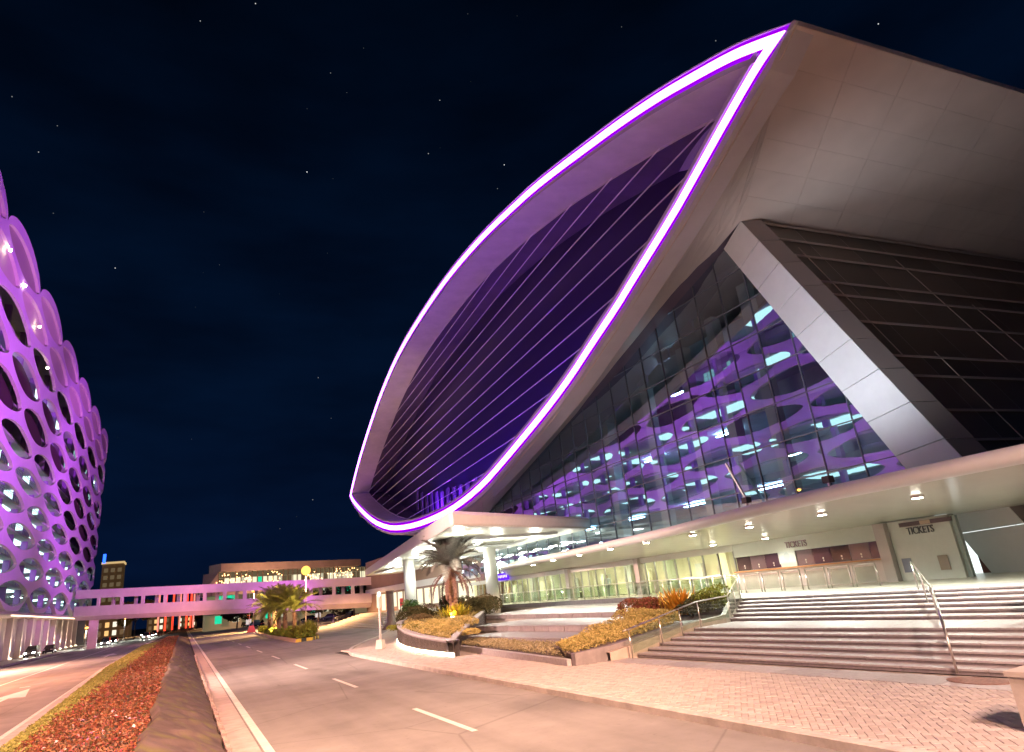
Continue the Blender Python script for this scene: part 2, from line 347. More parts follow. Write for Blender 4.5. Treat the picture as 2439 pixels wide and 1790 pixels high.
def bed(y0, y1, w0):
    def f():
        y = random.uniform(y0, y1); x = random.uniform(-3.35, -.62 if y < 60 else -.7)
        h = .52 + .16 * math.sin(x * 5 + y * 2.1) * math.sin(y * 3.3 + x) + .1 * math.sin(x * 9 - y * 6) + random.uniform(-.1, .24)
        edge = min(1, (x + 3.35) / .7); return (x, y, h - .26 * (1 - edge) - .3 * min(1, max(0, (y - 120) / 60))), 1
    return f
for (y0, y1, n, s_) in ((9, 26, 34000, .085), (26, 60, 26000, .12), (60, 160, 18000, .2)):
    b = MB(); leaves(b, n, bed(y0, y1, 0), s_, .75, 2.0, .55); o = b.build('groundcover_plants', redleaf, None); tag(o, {9: 'near stretch of red leafy groundcover on the median', 26: 'middle stretch of red leafy groundcover on the median', 60: 'far stretch of red leafy groundcover on the median'}[y0], 'groundcover', kind='stuff')
fl = MB()
def ff():
    y = random.uniform(14.5, 22); x = random.uniform(-2.4, -.8); return (x, y, .83 + random.uniform(-.06, .06)), 1
leaves(fl, 70, ff, .085, .4, 1.2); tag(fl.build('blossoms', mat('blossom', (.7, .6, .6), .6, island=[(.75, .68, .66), (.55, .06, .12), (.75, .3, .3), (.3, .08, .35), (.8, .75, .7)]), None), 'small white and pink blossoms scattered over the red groundcover', 'flowers', kind='stuff')
grassm = mat('grass_leaf', (.12, .13, .03), .6, island=[(.24, .24, .06), (.34, .32, .09), (.17, .18, .04), (.40, .34, .11)])
b = MB()
def gr():
    y = 10 + 110 * random.random() ** 1.6; xk = interp(LK, y); x = random.uniform(xk + .42, -3.0)
    z = interp([(xk, .14), (xk + .9, .34), (-2.6, .6)], x); return (x, y, z + random.uniform(0, .1)), .8 + y / 40
leaves(b, 26000, gr, .09, .7, 3.2); tag(b.build('grass_strip', grassm, None), 'yellow green grass strip along the median kerb', 'grass', kind='stuff')

# ------------------------------------------------------------------ sidewalk with pavers
SW = [(9.42, -14), (9.42, 40), (9.62, 43), (10.0, 45.4), (10.75, 48), (11.63, 50.2), (13.46, 54.7), (15.33, 58.4), (17.45, 63.7), (20.0, 71), (60, 71), (60, -14)]
walk = sheet('sidewalk', SW, .115, sand, thick=.16)
b = MB(); cpts = SW[:10]
inn = []
for i, p in enumerate(cpts):
    a = Vector(cpts[max(0, i - 1)]); c = Vector(cpts[min(len(cpts) - 1, i + 1)]); d = (c - a).normalized(); nrm = Vector((d.y, -d.x)); inn.append((p, (p[0] - .2 * 0, p[1]), nrm))
rows = []
for p, _, nrm in inn:
    q = Vector(p); o = q - nrm * .22
    rows.append([(o.x, o.y, -.04), (o.x, o.y, .14), (o.x + nrm.x * .03, o.y + nrm.y * .03, .16), (q.x, q.y, .16), (q.x, q.y, .08)])
fix_normals(b.grid(rows).build('kerb', kerbm, walk))
# paver blocks, herringbone at 45 degrees
def inwalk(x, y):
    if x < 9.5 or y < 3.2 or y > 46: return False
    if x > interp([(0, 14.9), (11, 14.4), (20, 13.8), (20.5, 12.0), (30, 12.3), (34, 10.9), (46, 13.2)], y): return False
    if y > 30 and x > interp([(30, 11.2), (36, 11.2), (48, 13.6)], y): return False
    return True
PL = []
c45 = math.cos(PI / 4)
w_, l_ = .125, .25
for i in range(-170, 420):
    for j in range(-170, 420):
        k = (i - j) % 4
        if k == 0: u0, v0, du, dv = i * w_, j * w_, l_, w_
        elif k == 2: pass
        if k == 0: u, v, hor = (i + 1) * w_, (j + .5) * w_, 1
        elif k == 3: u, v, hor = (i + .5) * w_, (j + 1) * w_, 0
        else: continue
        x = 9 + (u - v) * c45 + 6; y = 4 + (u + v) * c45
        if inwalk(x, y): PL.append((x, y, hor))
PL.sort(key=lambda t: t[0] ** 2 + t[1] ** 2 - 0)
def pblock():
    b = MB(); g = .0022; x, y = l_ / 2 - g, w_ / 2 - g; c = .008
    b.add([(-x, -y, 0), (x, -y, 0), (x, y, 0), (-x, y, 0), (-x, -y, .055), (x, -y, .055), (x, y, .055), (-x, y, .055), (-x + c, -y + c, .062), (x - c, -y + c, .062), (x - c, y - c, .062), (-x + c, y - c, .062)],
          [(0, 1, 5, 4), (1, 2, 6, 5), (2, 3, 7, 6), (3, 0, 4, 7), (4, 5, 9, 8), (5, 6, 10, 9), (6, 7, 11, 10), (7, 4, 8, 11), (8, 9, 10, 11)]); return b
pb = pblock(); pm = pb.mesh('paver'); pm.materials.append(paver)
vis = [t for t in PL if t[1] > 5.2 and t[1] < 5.4 + (t[0] - 9.5) * 1.0 + 3.2]
near = sorted(vis, key=lambda t: math.hypot(t[0], t[1]))[:300]; nearset = set(near)
for (x, y, hor) in near:
    link('paver', pm, (x, y, .092 + random.uniform(-.003, .003)), walk, rot=(random.gauss(0, .006), random.gauss(0, .006), PI / 4 + (0 if hor else PI / 2)))
mass = MB()
for (x, y, hor) in PL:
    if (x, y, hor) in nearset: continue
    a = PI / 4 + (0 if hor else PI / 2) + random.gauss(0, .01); ca, sa = math.cos(a), math.sin(a); dz = random.uniform(-.004, .004); tx, ty = random.gauss(0, .01), random.gauss(0, .01)
    mass.add([(x + p[0] * ca - p[1] * sa, y + p[0] * sa + p[1] * ca, .092 + dz + p[2] + p[0] * tx + p[1] * ty) for p in pb.v], pb.f)
mass.build('paver_field', paver_mass, walk, kind='stuff')
# smooth band of slabs in front of the steps
for k in range(12):
    y0 = 3.4 + k * 1.4
    MB().b2((13.35 - (y0 - 3) * .045 + .62, y0, .1), (14.95 - (y0 - 3) * .06 + .1, y0 + 1.385, .162 + .0)).build('paving_slab', granite, walk)
tag(MB().prism([(14.42 + .36 * math.cos(a), 8.55 + .62 * math.sin(a)) for a in [2 * PI * i / 32 for i in range(32)]], .16, .176).build('manhole_cover', mat('rusty_iron', (.24, .13, .10), .7, .3, var=.3, vscale=12, bump=.6, bscale=40), None), 'rusty oval manhole cover at the foot of the steps', 'manhole cover')

# ------------------------------------------------------------------ entrance steps
ZP = 1.4
stairs = thing('entrance_steps', 'wide grey granite steps climbing from the pavement to the ticket counters', 'stairs', (18, 12, 0))
NOSE = [(14.0, 14.95), (14.45, 15.35), (14.95, 15.8), (15.5, 16.3), (16.05, 16.85), (16.65, 17.4), (17.2, 18.0), (19.35, 19.6), (20.0, 20.2), (20.65, 20.8), (21.25, 21.4), (21.85, 22.0), (22.5, 22.6)]
def noseX(k, y): a, b = NOSE[k]; return lerp(a, b, (20.0 - y) / 16.0)
rz_ = (ZP - .16) / 12
for k in range(13):
    z = .16 + k * rz_
    if k == 0: continue
    yl = 20.0 if k <= 6 else lerp(20.3, 22.6, (k - 7) / 5)
    yy = yl; joints = [yl]
    while yy > 1.5: yy -= random.uniform(1.5, 2.6); joints.append(max(yy, 1.0))
    for y1, y0 in zip(joints, joints[1:]):
        if y1 - y0 < .2: continue
        g = .006
        def X(y, o=0): return noseX(k, y) + o
        nk = min(k + 1, 12)
        back = (lambda y: noseX(nk, y) + .06) if k < 12 else (lambda y: 24.5)
        # riser slab and tread slab
        MB().prism([(X(y1 - g, .03), y1 - g), (X(y0 + g, .03), y0 + g), (X(y0 + g, .10), y0 + g), (X(y1 - g, .10), y1 - g)], z - rz_ - .02, z - .045).build('riser', granite_riser_shaded, stairs)
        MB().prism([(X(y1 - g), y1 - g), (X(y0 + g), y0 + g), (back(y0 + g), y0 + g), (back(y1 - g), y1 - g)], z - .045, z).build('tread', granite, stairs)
    MB().prism([(noseX(k, yl) + .12, yl), (noseX(k, 1) + .12, 1), (24.4, 1), (24.4, yl)], z - rz_ - .03, z - .05).build('core', concrete, stairs)
# platform (upper forecourt)
plat = sheet('platform', [(24.5, -10), (24.5, 22.6), (22.62, 22.6), (22.62, 23.2), (28.9, 39.8), (29.1, 63.5), (27, 68), (26.5, 74), (27.5, 104), (70, 104), (70, -10)], ZP, mat('platform_tile', (.58, .56, .48), .35, var=.08, vscale=2, objvar=.0), thick=1.3)
# granite cap at the right end of the steps
b = MB(); b.prism([(11.05, 5.4), (11.85, 5.4), (11.85, 6.12), (11.05, 6.12)], .1, .9); b.prism([(11.02, 5.37), (11.88, 5.37), (11.88, 6.15), (11.02, 6.15)], .9, .97)
tag(b.build('concrete_pier', concrete, None), 'pale concrete pier standing on the pavement at the right edge', 'pier')
b = MB(); b.b2((19.2, 8.75, .5), (19.7, 9.35, 1.95)); tag(b.build('gate_post', mat('post_white', (.6, .58, .57), .5, var=.1), None), 'white square post on the steps at the far right edge', 'post')

def rail(name, label, pts, posts, h, r=.025, extra=(), group=None):
    """pts: rail polyline at foot level; posts: foot points"""
    t = thing(name, label, 'handrail', pts[0], group)
    MB().tube([Vector(p) + Vector((0, 0, h)) for p in pts], r, 10).build('top_rail', steel, t, True)
    for q in posts: MB().tube([Vector(q) - Vector((0, 0, .02)), Vector(q) + Vector((0, 0, h))], r * .85, 8).build('post', steel, t, True)
    for dz in extra: MB().tube([Vector(p) + Vector((0, 0, dz)) for p in pts], r * .5, 6).build('lower_rail', steel, t, True)
    return t
fz = lambda x: interp([(13.9, .16), (17.3, .78), (19.4, .78), (22.6, 1.4)], x)
lp = [(14.05, 19.75), (15.45, 19.75), (16.45, 19.78), (17.4, 19.8), (19.5, 20.35), (20.9, 21.4), (22.4, 22.55)]
lr = rail('handrail', 'steel handrail with glass infill along the left side of the steps', [(x, y, fz(x)) for x, y in [(13.8, 19.75), (14.05, 19.75)] + lp[1:] + [(22.75, 23.0)]], [(x, y, fz(x)) for x, y in lp], .92)
for (a, b_) in zip(lp, lp[1:]):
    a3 = Vector((a[0], a[1], fz(a[0]))); b3 = Vector((b_[0], b_[1], fz(b_[0]))); d = (b3 - a3) * .06
    MB().extr([a3 + d + Vector((0, 0, .12)), b3 - d + Vector((0, 0, .12)), b3 - d + Vector((0, 0, .82)), a3 + d + Vector((0, 0, .82))], (0, .012, 0)).build('glass_panel', railg, lr)
cz = [(14.98, 9.28), (16.4, 10.15), (17.9, 11.1), (19.6, 12.2), (21.2, 13.4), (22.8, 14.6)]
cfz = lambda x: interp([(14.8, .16), (17.75, .78), (19.45, .78), (22.6, 1.4)], x)
rail('handrail', 'double steel handrail slanting up the middle of the right flight', [(x, y, cfz(x)) for x, y in cz], [(x, y, cfz(x)) for x, y in cz], .92, .03, (.62,))

# side wall of the steps and planting trough beside it
sw = thing('stair_side_wall', 'sloping granite wall and planting trough left of the steps', 'wall', (17, 20.4, 0))
WP = [(13.35, 20.08, .42), (17.0, 20.08, .92), (17.5, 20.1, .98), (19.5, 20.65, 1.0), (20.9, 21.7, 1.3), (22.4, 22.9, 1.5)]
fix_normals(MB().grid([[(x, y, .1), (x, y, z), (x + .02, y + .28, z), (x + .02, y + .28, .1)] for x, y, z in WP], closed=True).build('side_wall', mat('warm_stone', (.36, .29, .25), .55, var=.15, vscale=3), sw))
b = MB(); b.extr([(12.1, 20.35, .1), (17.0, 20.35, .1), (17.0, 20.35, 1.0), (13.6, 20.35, .62), (12.1, 20.35, .55)], (0, .25, 0)); b.build('coping_block', tierstone, sw)
b = MB(); b.prism([(12.1, 20.6), (17.2, 20.6), (18.8, 26.5), (13.5, 24.5)], .1, [.5, .95, .95, .5]); b.build('soil_bed', mat('bed_soil', (.09, .065, .05), .95, var=.3), sw)

b = MB()
def trc():
    u, v = random.random(), random.random(); x = lerp(lerp(12.3, 17.1, u), lerp(13.6, 18.6, u), v); y = lerp(20.75, lerp(24.3, 26.3, u), v); return (x, y, lerp(.5, .95, u) + random.uniform(.0, .16)), 1
leaves(b, 6500, trc, .11, .9, 2.2, .3); b.build('trough_planting', mat('trough_leaf', (.34, .27, .10), .8, spec=.15, island=[(.36, .28, .10), (.46, .36, .15), (.24, .20, .07), (.30, .26, .09)]), sw, kind='stuff')
# terraced retaining walls
ter = thing('terrace_walls', 'stepped grey stone retaining walls rising behind the flower bed', 'wall', (18, 34, 0))
def tier(xa, ya, xb, yb, z0, z1, depthx, n):
    for k in range(n):
        t0, t1 = k / n, (k + 1) / n; g = .0012
        x0, y0, x1, y1 = lerp(xa, xb, t0 + g), lerp(ya, yb, t0 + g), lerp(xa, xb, t1 - g), lerp(ya, yb, t1 - g)
        MB().prism([(x0, y0), (x1, y1), (x1 + .09, y1), (x0 + .09, y0)], z0, z1 - .05).build('wall_slab', tierstone, ter)
    MB().prism([(xa - .03, ya), (xb - .03, yb), (xb + depthx, yb), (xa + depthx, ya)], z1 - .05, z1).build('coping', tierstone, ter)
    MB().prism([(xa + .1, ya), (xb + .1, yb), (xb + depthx, yb), (xa + depthx, ya)], z0 - .3, z1 - .055).build('fill', concrete, ter)
tier(14.9, 37.0, 15.9, 21.0, .16, .5, 3.3, 11)
tier(17.0, 41.0, 18.3, 21.5, .5, .8, 5.2, 13)
tier(21.3, 50.0, 21.4, 22.8, .8, 1.08, 7.7, 17)
for k in range(16):
    ya, yb = lerp(63.4, 39.9, k / 16), lerp(63.4, 39.9, (k + 1) / 16)
    MB().b2((28.55, ya - .01, 1.06), (28.88, yb + .01, 1.41)).build('fascia_slab', darkstone, ter)
MB().prism([(28.86, 39.8), (28.55, 39.9), (22.3, 23.2), (22.6, 23.1)], 1.06, 1.42).build('fascia_slab', darkstone, ter)
fb = thing('flower_bed', 'low bed of pale ground cover edged with stone below the terraces', 'flower bed', (13.5, 27, 0))
MB().prism([(11.95, 20.7), (12.15, 20.7), (13.1, 33.8), (12.9, 33.8)], .1, .36).build('bed_edge', granite, fb)
MB().prism([(12.15, 20.65), (15.8, 20.65), (14.95, 36.5), (13.1, 33.8)], .1, .33).build('soil', MATS['bed_soil'], fb)
pale = mat('pale_leaf', (.2, .17, .08), .6, island=[(.22, .18, .09), (.30, .25, .14), (.14, .12, .05), (.38, .33, .22), (.18, .13, .06)])
b = MB()
def gc():
    y = random.uniform(20.9, 35); x = random.uniform(interp([(20, 12.3), (34, 13.2), (36, 14.5)], y), interp([(20, 14.6), (36, 14.8)], y)); return (x, y, .36 + random.uniform(0, .16)), 1
leaves(b, 10000, gc, .085, .8, 2.0, .6); b.build('ground_cover', pale, fb, kind='stuff')

# tear-drop planter with LED strip at its foot
pl = thing('stone_planter', 'curved stone planter with a glowing strip light along its foot', 'planter', (15, 40, 0))
LFT = [(11.3, 29.9), (11.25, 32.5), (11.35, 35.5), (11.75, 39), (12.5, 43), (13.6, 47), (15.2, 51), (17.4, 55), (20.6, 59), (24.5, 62), (29.0, 63.6)]
RGT = [(11.3, 29.9), (13.3, 33.9), (16.4, 39.7), (20.4, 47.1), (24.5, 54.8), (29.2, 63.4)]
ztop = lambda y: interp([(29.8, .84), (38, 1.08), (47, 1.4), (64, 1.65)], y)
def wallstrip(path, inset, name, m, mc):
    rows = []; rowc = []
    for i, p in enumerate(path):
        a = Vector(path[max(0, i - 1)]); c = Vector(path[min(len(path) - 1, i + 1)]); d = (c - a).normalized(); nr = Vector((d.y, -d.x)) * inset; z = ztop(p[1])
        rows.append([(p[0], p[1], .12), (p[0], p[1], z - .04), (p[0] + nr.x, p[1] + nr.y, z - .04), (p[0] + nr.x, p[1] + nr.y, .12)])
        o = nr * -.12; rowc.append([(p[0] + o.x, p[1] + o.y, z - .04), (p[0] + o.x, p[1] + o.y, z + .03), (p[0] + nr.x * 1.1, p[1] + nr.y * 1.1, z + .03), (p[0] + nr.x * 1.1, p[1] + nr.y * 1.1, z - .04)])
    fix_normals(MB().grid(rows).build('wall', m, pl)); fix_normals(MB().grid(rowc, closed=True).build('coping', mc, pl))
dsm = []
wallstrip(LFT, .3, 'wall', tierstone, granite); wallstrip(RGT, -.3, 'wall', mat('planter_side_stone', (.22, .19, .23), .45, var=.12), granite)
poly = [(p[0], p[1]) for p in LFT[1:]] + [(p[0], p[1]) for p in RGT[::-1][1:]]
b = MB(); b.prism(poly, .1, [ztop(p[1]) - .12 for p in poly]); b.build('soil', MATS['bed_soil'], pl)
b = MB()
led = [Vector((p[0] - .05, p[1], .2)) for p in LFT[:7]]; led[0] = Vector((11.26, 29.85, .2))
rows = [[(p.x, p.y, .17), (p.x, p.y, .33), (p.x + .05, p.y, .33), (p.x + .05, p.y, .17)] for p in led]
fix_normals(b.grid(rows, closed=True).build('strip_light', emis('warm_strip', (1, .80, .55), 9), pl))

b = MB()
def pcov():
    y = random.uniform(31.5, 61); xl = interp([(q_[1], q_[0]) for q_ in LFT], y) + .5; xr = interp([(q_[1], q_[0]) for q_ in RGT], y) - .6; x = random.uniform(xl, max(xl + .05, xr)); return (x, y, ztop(y) - .1 + random.uniform(0, .2)), 1
leaves(b, 9000, pcov, .13, .7, 2.0); b.build('planting', mat('planter_leaf', (.3, .24, .1), .6, island=[(.30, .24, .09), (.40, .32, .14), (.20, .17, .06), (.24, .20, .06)]), pl, kind='stuff')
# glass balustrade along the terrace edge
tr = thing('balustrade', 'long steel and glass balustrade on the terrace edge before the doors', 'balustrade', (29, 50, ZP))
seg = [Vector((29.05, 63.2, 1.41)), Vector((28.95, 40.0, 1.41)), Vector((23.3, 24.2, 1.41))]
MB().tube([p + Vector((0, 0, 1.0)) for p in seg], .03, 8).build('top_rail', steel, tr, True)
MB().tube([p + Vector((0, 0, .1)) for p in seg], .018, 6).build('lower_rail', steel, tr, True)
for a, b_, n in ((seg[0], seg[1], 15), (seg[1], seg[2], 11)):
    for k in range(n + (1 if b_ is seg[2] else 0)):
        p = a.lerp(b_, k / n); MB().tube([p, p + Vector((0, 0, 1.0))], .022, 6).build('post', steel, tr, True)
        if k < n:
            q = a.lerp(b_, (k + .92) / n); p2 = a.lerp(b_, (k + .08) / n)
            MB().extr([p2 + Vector((0, 0, .16)), q + Vector((0, 0, .16)), q + Vector((0, 0, .92)), p2 + Vector((0, 0, .92))], (.012, 0, 0)).build('glass_panel', railg, tr)
# queue barriers before the ticket windows
where = ['nearest the right wall', 'second from the right wall', 'third from the right wall', 'fourth from the right wall', 'fifth from the right wall', 'fourth from the shrubs', 'third from the shrubs', 'second from the shrubs', 'nearest the shrubs']
for k in range(9):
    y0 = 18.4 + k * 1.32; xo = 26.35 + .05 * (k % 3)
    t = thing('queue_barrier', 'steel queue barrier before the ticket counter, ' + where[k], 'barrier', (xo, y0 + .6, ZP), 'queue barriers at the ticket counter')
    for yy in (y0 + .06, y0 + 1.14): MB().tube([(xo, yy, ZP), (xo, yy, ZP + .92)], .03, 8).build('post', steel, t, True)
    MB().tube([(xo, y0 + .06, ZP + .92), (xo, y0 + 1.14, ZP + .92)], .03, 8).build('top_rail', steel, t, True)
    MB().extr([(xo, y0 + .14, ZP + .15), (xo, y0 + 1.06, ZP + .15), (xo, y0 + 1.06, ZP + .82), (xo, y0 + .14, ZP + .82)], (.012, 0, 0)).build('infill_panel', railg, t)

# ------------------------------------------------------------------ the arena
arena = thing('arena', 'huge arena with an eye shaped facade outlined in violet neon', 'building', (31, 45, 0))
a4 = R(4); DV = Vector((math.sin(a4), math.cos(a4), 0)); NV = Vector((math.cos(a4), -math.sin(a4), 0)); OV = Vector((24, 10, 0))
def eye(s, z, d=0): return OV + DV * s + NV * d + Vector((0, 0, z))
NE = [(4.71, 26.85), (5.75, 27.5), (7.0, 28.23), (8.38, 28.9), (10.44, 29.81), (12.77, 30.81), (15.46, 31.82), (18.57, 32.88), (22.2, 34.01), (26.44, 35.33), (31.32, 36.75), (36.94, 38.02), (40.75, 38.87), (45.58, 39.8), (51.69, 40.72), (57.09, 41.35), (62.71, 41.8), (69.73, 42.1), (78.05, 42.3), (85.67, 42.1), (93.35, 41.4), (102.58, 39.95), (109.84, 38.3), (121.11, 35.3), (130.41, 32.4), (138.5, 29.2), (141.6, 27.6), (138.11, 25.7), (126.23, 21.58), (113.5, 17.78), (100.91, 15.13), (91.1, 13.87), (80.6, 13.03), (71.2, 12.68), (63.35, 12.64), (56.51, 13.0), (50.54, 13.63), (45.24, 14.58), (40.57, 15.5), (36.46, 16.32), (32.75, 17.14), (29.16, 18.07), (25.2, 19.35), (21.54, 20.45), (19.0, 21.4), (14.41, 23.0), (11.97, 24.03), (9.81, 24.98), (7.74, 25.85), (6.03, 26.52)]
TIP, FAR = 0, 26
def smooth(P, keep):
    out = []; n = len(P); kk = []
    for i in range(n):
        p, q = P[i], P[(i + 1) % n]
        if i in keep: kk.append(len(out)); out.append(p)
        else: out.append((p[0] * .75 + q[0] * .25, p[1] * .75 + q[1] * .25))
        if (i + 1) % n not in keep: out.append((p[0] * .25 + q[0] * .75, p[1] * .25 + q[1] * .75))
    return out, kk
NS, kk = smooth(NE, {TIP, FAR})
def offs(P, d, lim=3.0):
    out = []; n = len(P)
    for i in range(n):
        a, b, c = Vector(P[i - 1]), Vector(P[i]), Vector(P[(i + 1) % n])
        n1 = Vector(((b - a).y, -(b - a).x)).normalized(); n2 = Vector(((c - b).y, -(c - b).x)).normalized()
        m = (n1 + n2); m = m / max(m.length_squared * .5, .25) if m.length > 1e-6 else n1
        if m.length > lim: m = m.normalized() * lim
        out.append((b.x - m.x * d, b.y - m.y * d))
    return out
NS = NS if sum((NS[i][0] * NS[(i + 1) % len(NS)][1] - NS[(i + 1) % len(NS)][0] * NS[i][1]) for i in range(len(NS))) < 0 else NS
def ring(c0, d0, c1, d1): return [[eye(p[0], p[1], d0) for p in c0] + [eye(c0[0][0], c0[0][1], d0)], [eye(p[0], p[1], d1) for p in c1] + [eye(c1[0][0], c1[0][1], d1)]]
def voffs(d0, d1):          # the band is broader toward the far end of the eye
    a, c = offs(NS, d0), offs(NS, d1); return [(lerp(p[0], q[0], NS[i][0] / 142), lerp(p[1], q[1], NS[i][0] / 142)) for i, (p, q) in enumerate(zip(a, c))]
oA, oB = voffs(.95, 1.25), voffs(-.78, -1.15)
_t = voffs(.58, 1.1); oA = [(_t[i] if kk[0] < i < kk[1] else oA[i]) for i in range(len(oA))]
oA[kk[0]] = (3.70, 26.85)
oN0, oN1 = voffs(.24, .42), voffs(-.24, -.42)
oM0, oM1 = voffs(.5, .95), voffs(-.5, -.95)
# the frame: a light band in front, panelled
fix = lambda o: o
b = MB(); b.grid(ring(oA, 1.6, oA, 0)); b.grid(ring(oA, 0, oM0, 0)); b.grid(ring(oM0, 0, oM0, .12)); b.grid(ring(oM0, .12, oM1, .12)); b.grid(ring(oM1, .12, oM1, 0)); b.grid(ring(oM1, 0, oB, 0))
rim = b.build('eye_frame', rimm, arena, label='pale metal frame around the eye opening')
b = MB(); b.grid(ring(oN0, .03, oN0, -.06)); b.grid(ring(oN0, -.06, oN1, -.06)); b.grid(ring(oN1, -.06, oN1, .03)); b.build('neon_tube', neonm, rim, label='white violet neon line tracing the eye')
b = MB(); b.grid(ring(oM0, .1, oN0, .02)); b.grid(ring(oN1, .02, oM1, .1)); b.build('neon_glow_fringe', neon_halo, rim)  # violet halo around the tube, put in as glowing strips
# reveals: panels along the opening
npt = len(oB)
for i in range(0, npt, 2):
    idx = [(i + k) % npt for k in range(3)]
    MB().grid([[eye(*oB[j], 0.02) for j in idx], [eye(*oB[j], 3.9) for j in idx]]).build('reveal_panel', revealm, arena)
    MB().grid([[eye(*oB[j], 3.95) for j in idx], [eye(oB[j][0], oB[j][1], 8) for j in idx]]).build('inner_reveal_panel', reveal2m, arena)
oB2 = voffs(-.95, -1.3)
b = MB(); b.grid(ring(oB, 3.9, oB2, 3.9)); b.build('reveal_edge', rimm, arena)
b = MB(); b.add([eye(p[0], p[1], 8.02) for p in oB], [tuple(range(npt))]); b.build('eye_glazing', darkglass, arena)
def span(poly, z):
    xs = []
    for i in range(len(poly)):
        (x0, z0), (x1, z1) = poly[i], poly[(i + 1) % len(poly)]
        if (z0 - z) * (z1 - z) < 0: xs.append(x0 + (x1 - x0) * (z - z0) / (z1 - z0))
    return (min(xs), max(xs)) if len(xs) >= 2 else None
z = 14.6
while z < 42:
    sp = span(oB, z)
    if sp: MB().tube([eye(sp[0], z, 3.85), eye(sp[1], z, 3.85)], .055, 6).build('cable', mat('cable_white', (.85, .82, .88), .4, emit=(.6, .5, .8), estr=.0), arena)
    z += 1.93
for k in range(26):
    s0 = 24 + k * 3.4; sp = None
    zb = min(p[1] for p in oB if abs(p[0] - s0) < 5) + .3
    MB().b2((0, -.55, 0), (.3, .55, 5.2)).v
    p = eye(s0, zb + .4, 7.7)
    q = MB(); q.box((p.x, p.y, p.z + 2.1), (.2, 1.5, 4.2), -a4); q.build('window_strip', mat('violet_window', (.24, .19, .34), .4), arena)
# roof shell behind the frame
top = [p for p in oA[:kk[1] + 1]]
rows = [[eye(p[0], p[1], 1.6) for p in top], [eye(lerp(p[0], 70, .1), p[1] + 1.5, 30) for p in top], [eye(lerp(p[0], 70, .35), p[1] * .9, 75) for p in top], [eye(lerp(p[0], 70, .6), 8, 115) for p in top]]
b = MB().grid(rows); b.build('roof', mat('roof_metal', (.4, .38, .4), .5), arena, True)
# soffit
E5 = Vector((math.sin(R(95)), math.cos(R(95)), 0))
low = [oA[(kk[0] - k) % npt] for k in range(0, npt - kk[1] + 1)]      # from the tip down the lower edge to the far corner
PROW = eye(*oA[kk[0]], .3); lipL = [eye(*p, .3) for p in low]
APX = Vector((30.7, 24.25, 23.72)); FARB = Vector((30.9, 112, 11.5))
def resample(P, n):
    L = [0]
    for a, c in zip(P, P[1:]): L.append(L[-1] + (c - a).length)
    out = []
    for k in range(n + 1):
        t = L[-1] * (k / n) ** 1.5; i = 0
        while i < len(P) - 2 and L[i + 1] < t: i += 1
        f = (t - L[i]) / max(1e-6, L[i + 1] - L[i]); out.append(P[i].lerp(P[i + 1], min(1, f)))
    return out
NL, NA = 22, 6
lipR = resample(lipL, NL)
def backpt(p):
    y = p.y + 10.6 * max(0, 1 - (p.y - 13.5) / 110)
    z = interp([(24.25, 23.72), (41.7, 18.5), (69.5, 10.8), (90, 10.4), (160, 24)], y)
    return Vector((interp([(24, 30.7), (70, 30.75), (110, 34), (160, 37)], y), y, z))
bk = [backpt(p) for p in lipR]; bk[0] = APX.copy()
def panel(q, m, name='soffit_panel'):
    c = sum(q, Vector()) / 4; g = [p + (c - p).normalized() * .012 for p in q]; nn = (q[1] - q[0]).cross(q[3] - q[0]).normalized() * .06
    MB().add([*g, *[p + nn for p in g]], [(3, 2, 1, 0), (4, 5, 6, 7), (0, 1, 5, 4), (1, 2, 6, 5), (2, 3, 7, 6), (3, 0, 4, 7)]).build(name, m, arena)
for i in range(NL):
    for j in range(NA):
        A0, A1 = lipR[i].lerp(bk[i], j / NA), lipR[i + 1].lerp(bk[i + 1], j / NA); B0, B1 = lipR[i].lerp(bk[i], (j + 1) / NA), lipR[i + 1].lerp(bk[i + 1], (j + 1) / NA)
        panel([A0, A1, B1, B0], soffitm)
NR = 14; LEN = 56
for i in range(NR):
    t0, t1 = LEN * i / NR, LEN * (i + 1) / NR
    for j in range(NA):
        f0, f1 = j / NA, (j + 1) / NA
        P = lambda t, f: (PROW + E5 * t).lerp(APX + E5 * t, f)
        panel([P(t1, f0), P(t0, f0), P(t0, f1), P(t1, f1)], soffitm)
off = Vector((.15, 0, .12))
b = MB(); b.grid([[p + off for p in lipR], [p + off for p in bk]]); b.grid([[PROW + off, PROW + E5 * LEN + off], [APX + off, APX + E5 * LEN + off]]); b.build('soffit_backing', seamm, arena)
MB().extr([PROW + Vector((0, 0, .02)), PROW + E5 * LEN, PROW + E5 * LEN + Vector((0, 0, .3)), PROW + Vector((0, 0, .3))], (0, .8, 0)).build('roof_edge', rimm, arena)
MB().add([PROW + Vector((0, .8, .3)), PROW + E5 * LEN + Vector((0, .8, .3)), PROW + E5 * LEN + Vector((0, 70, 14)), eye(*oA[kk[0] + 12], 2)], [(0, 1, 2, 3)]).build('roof', MATS['roof_metal'], arena)
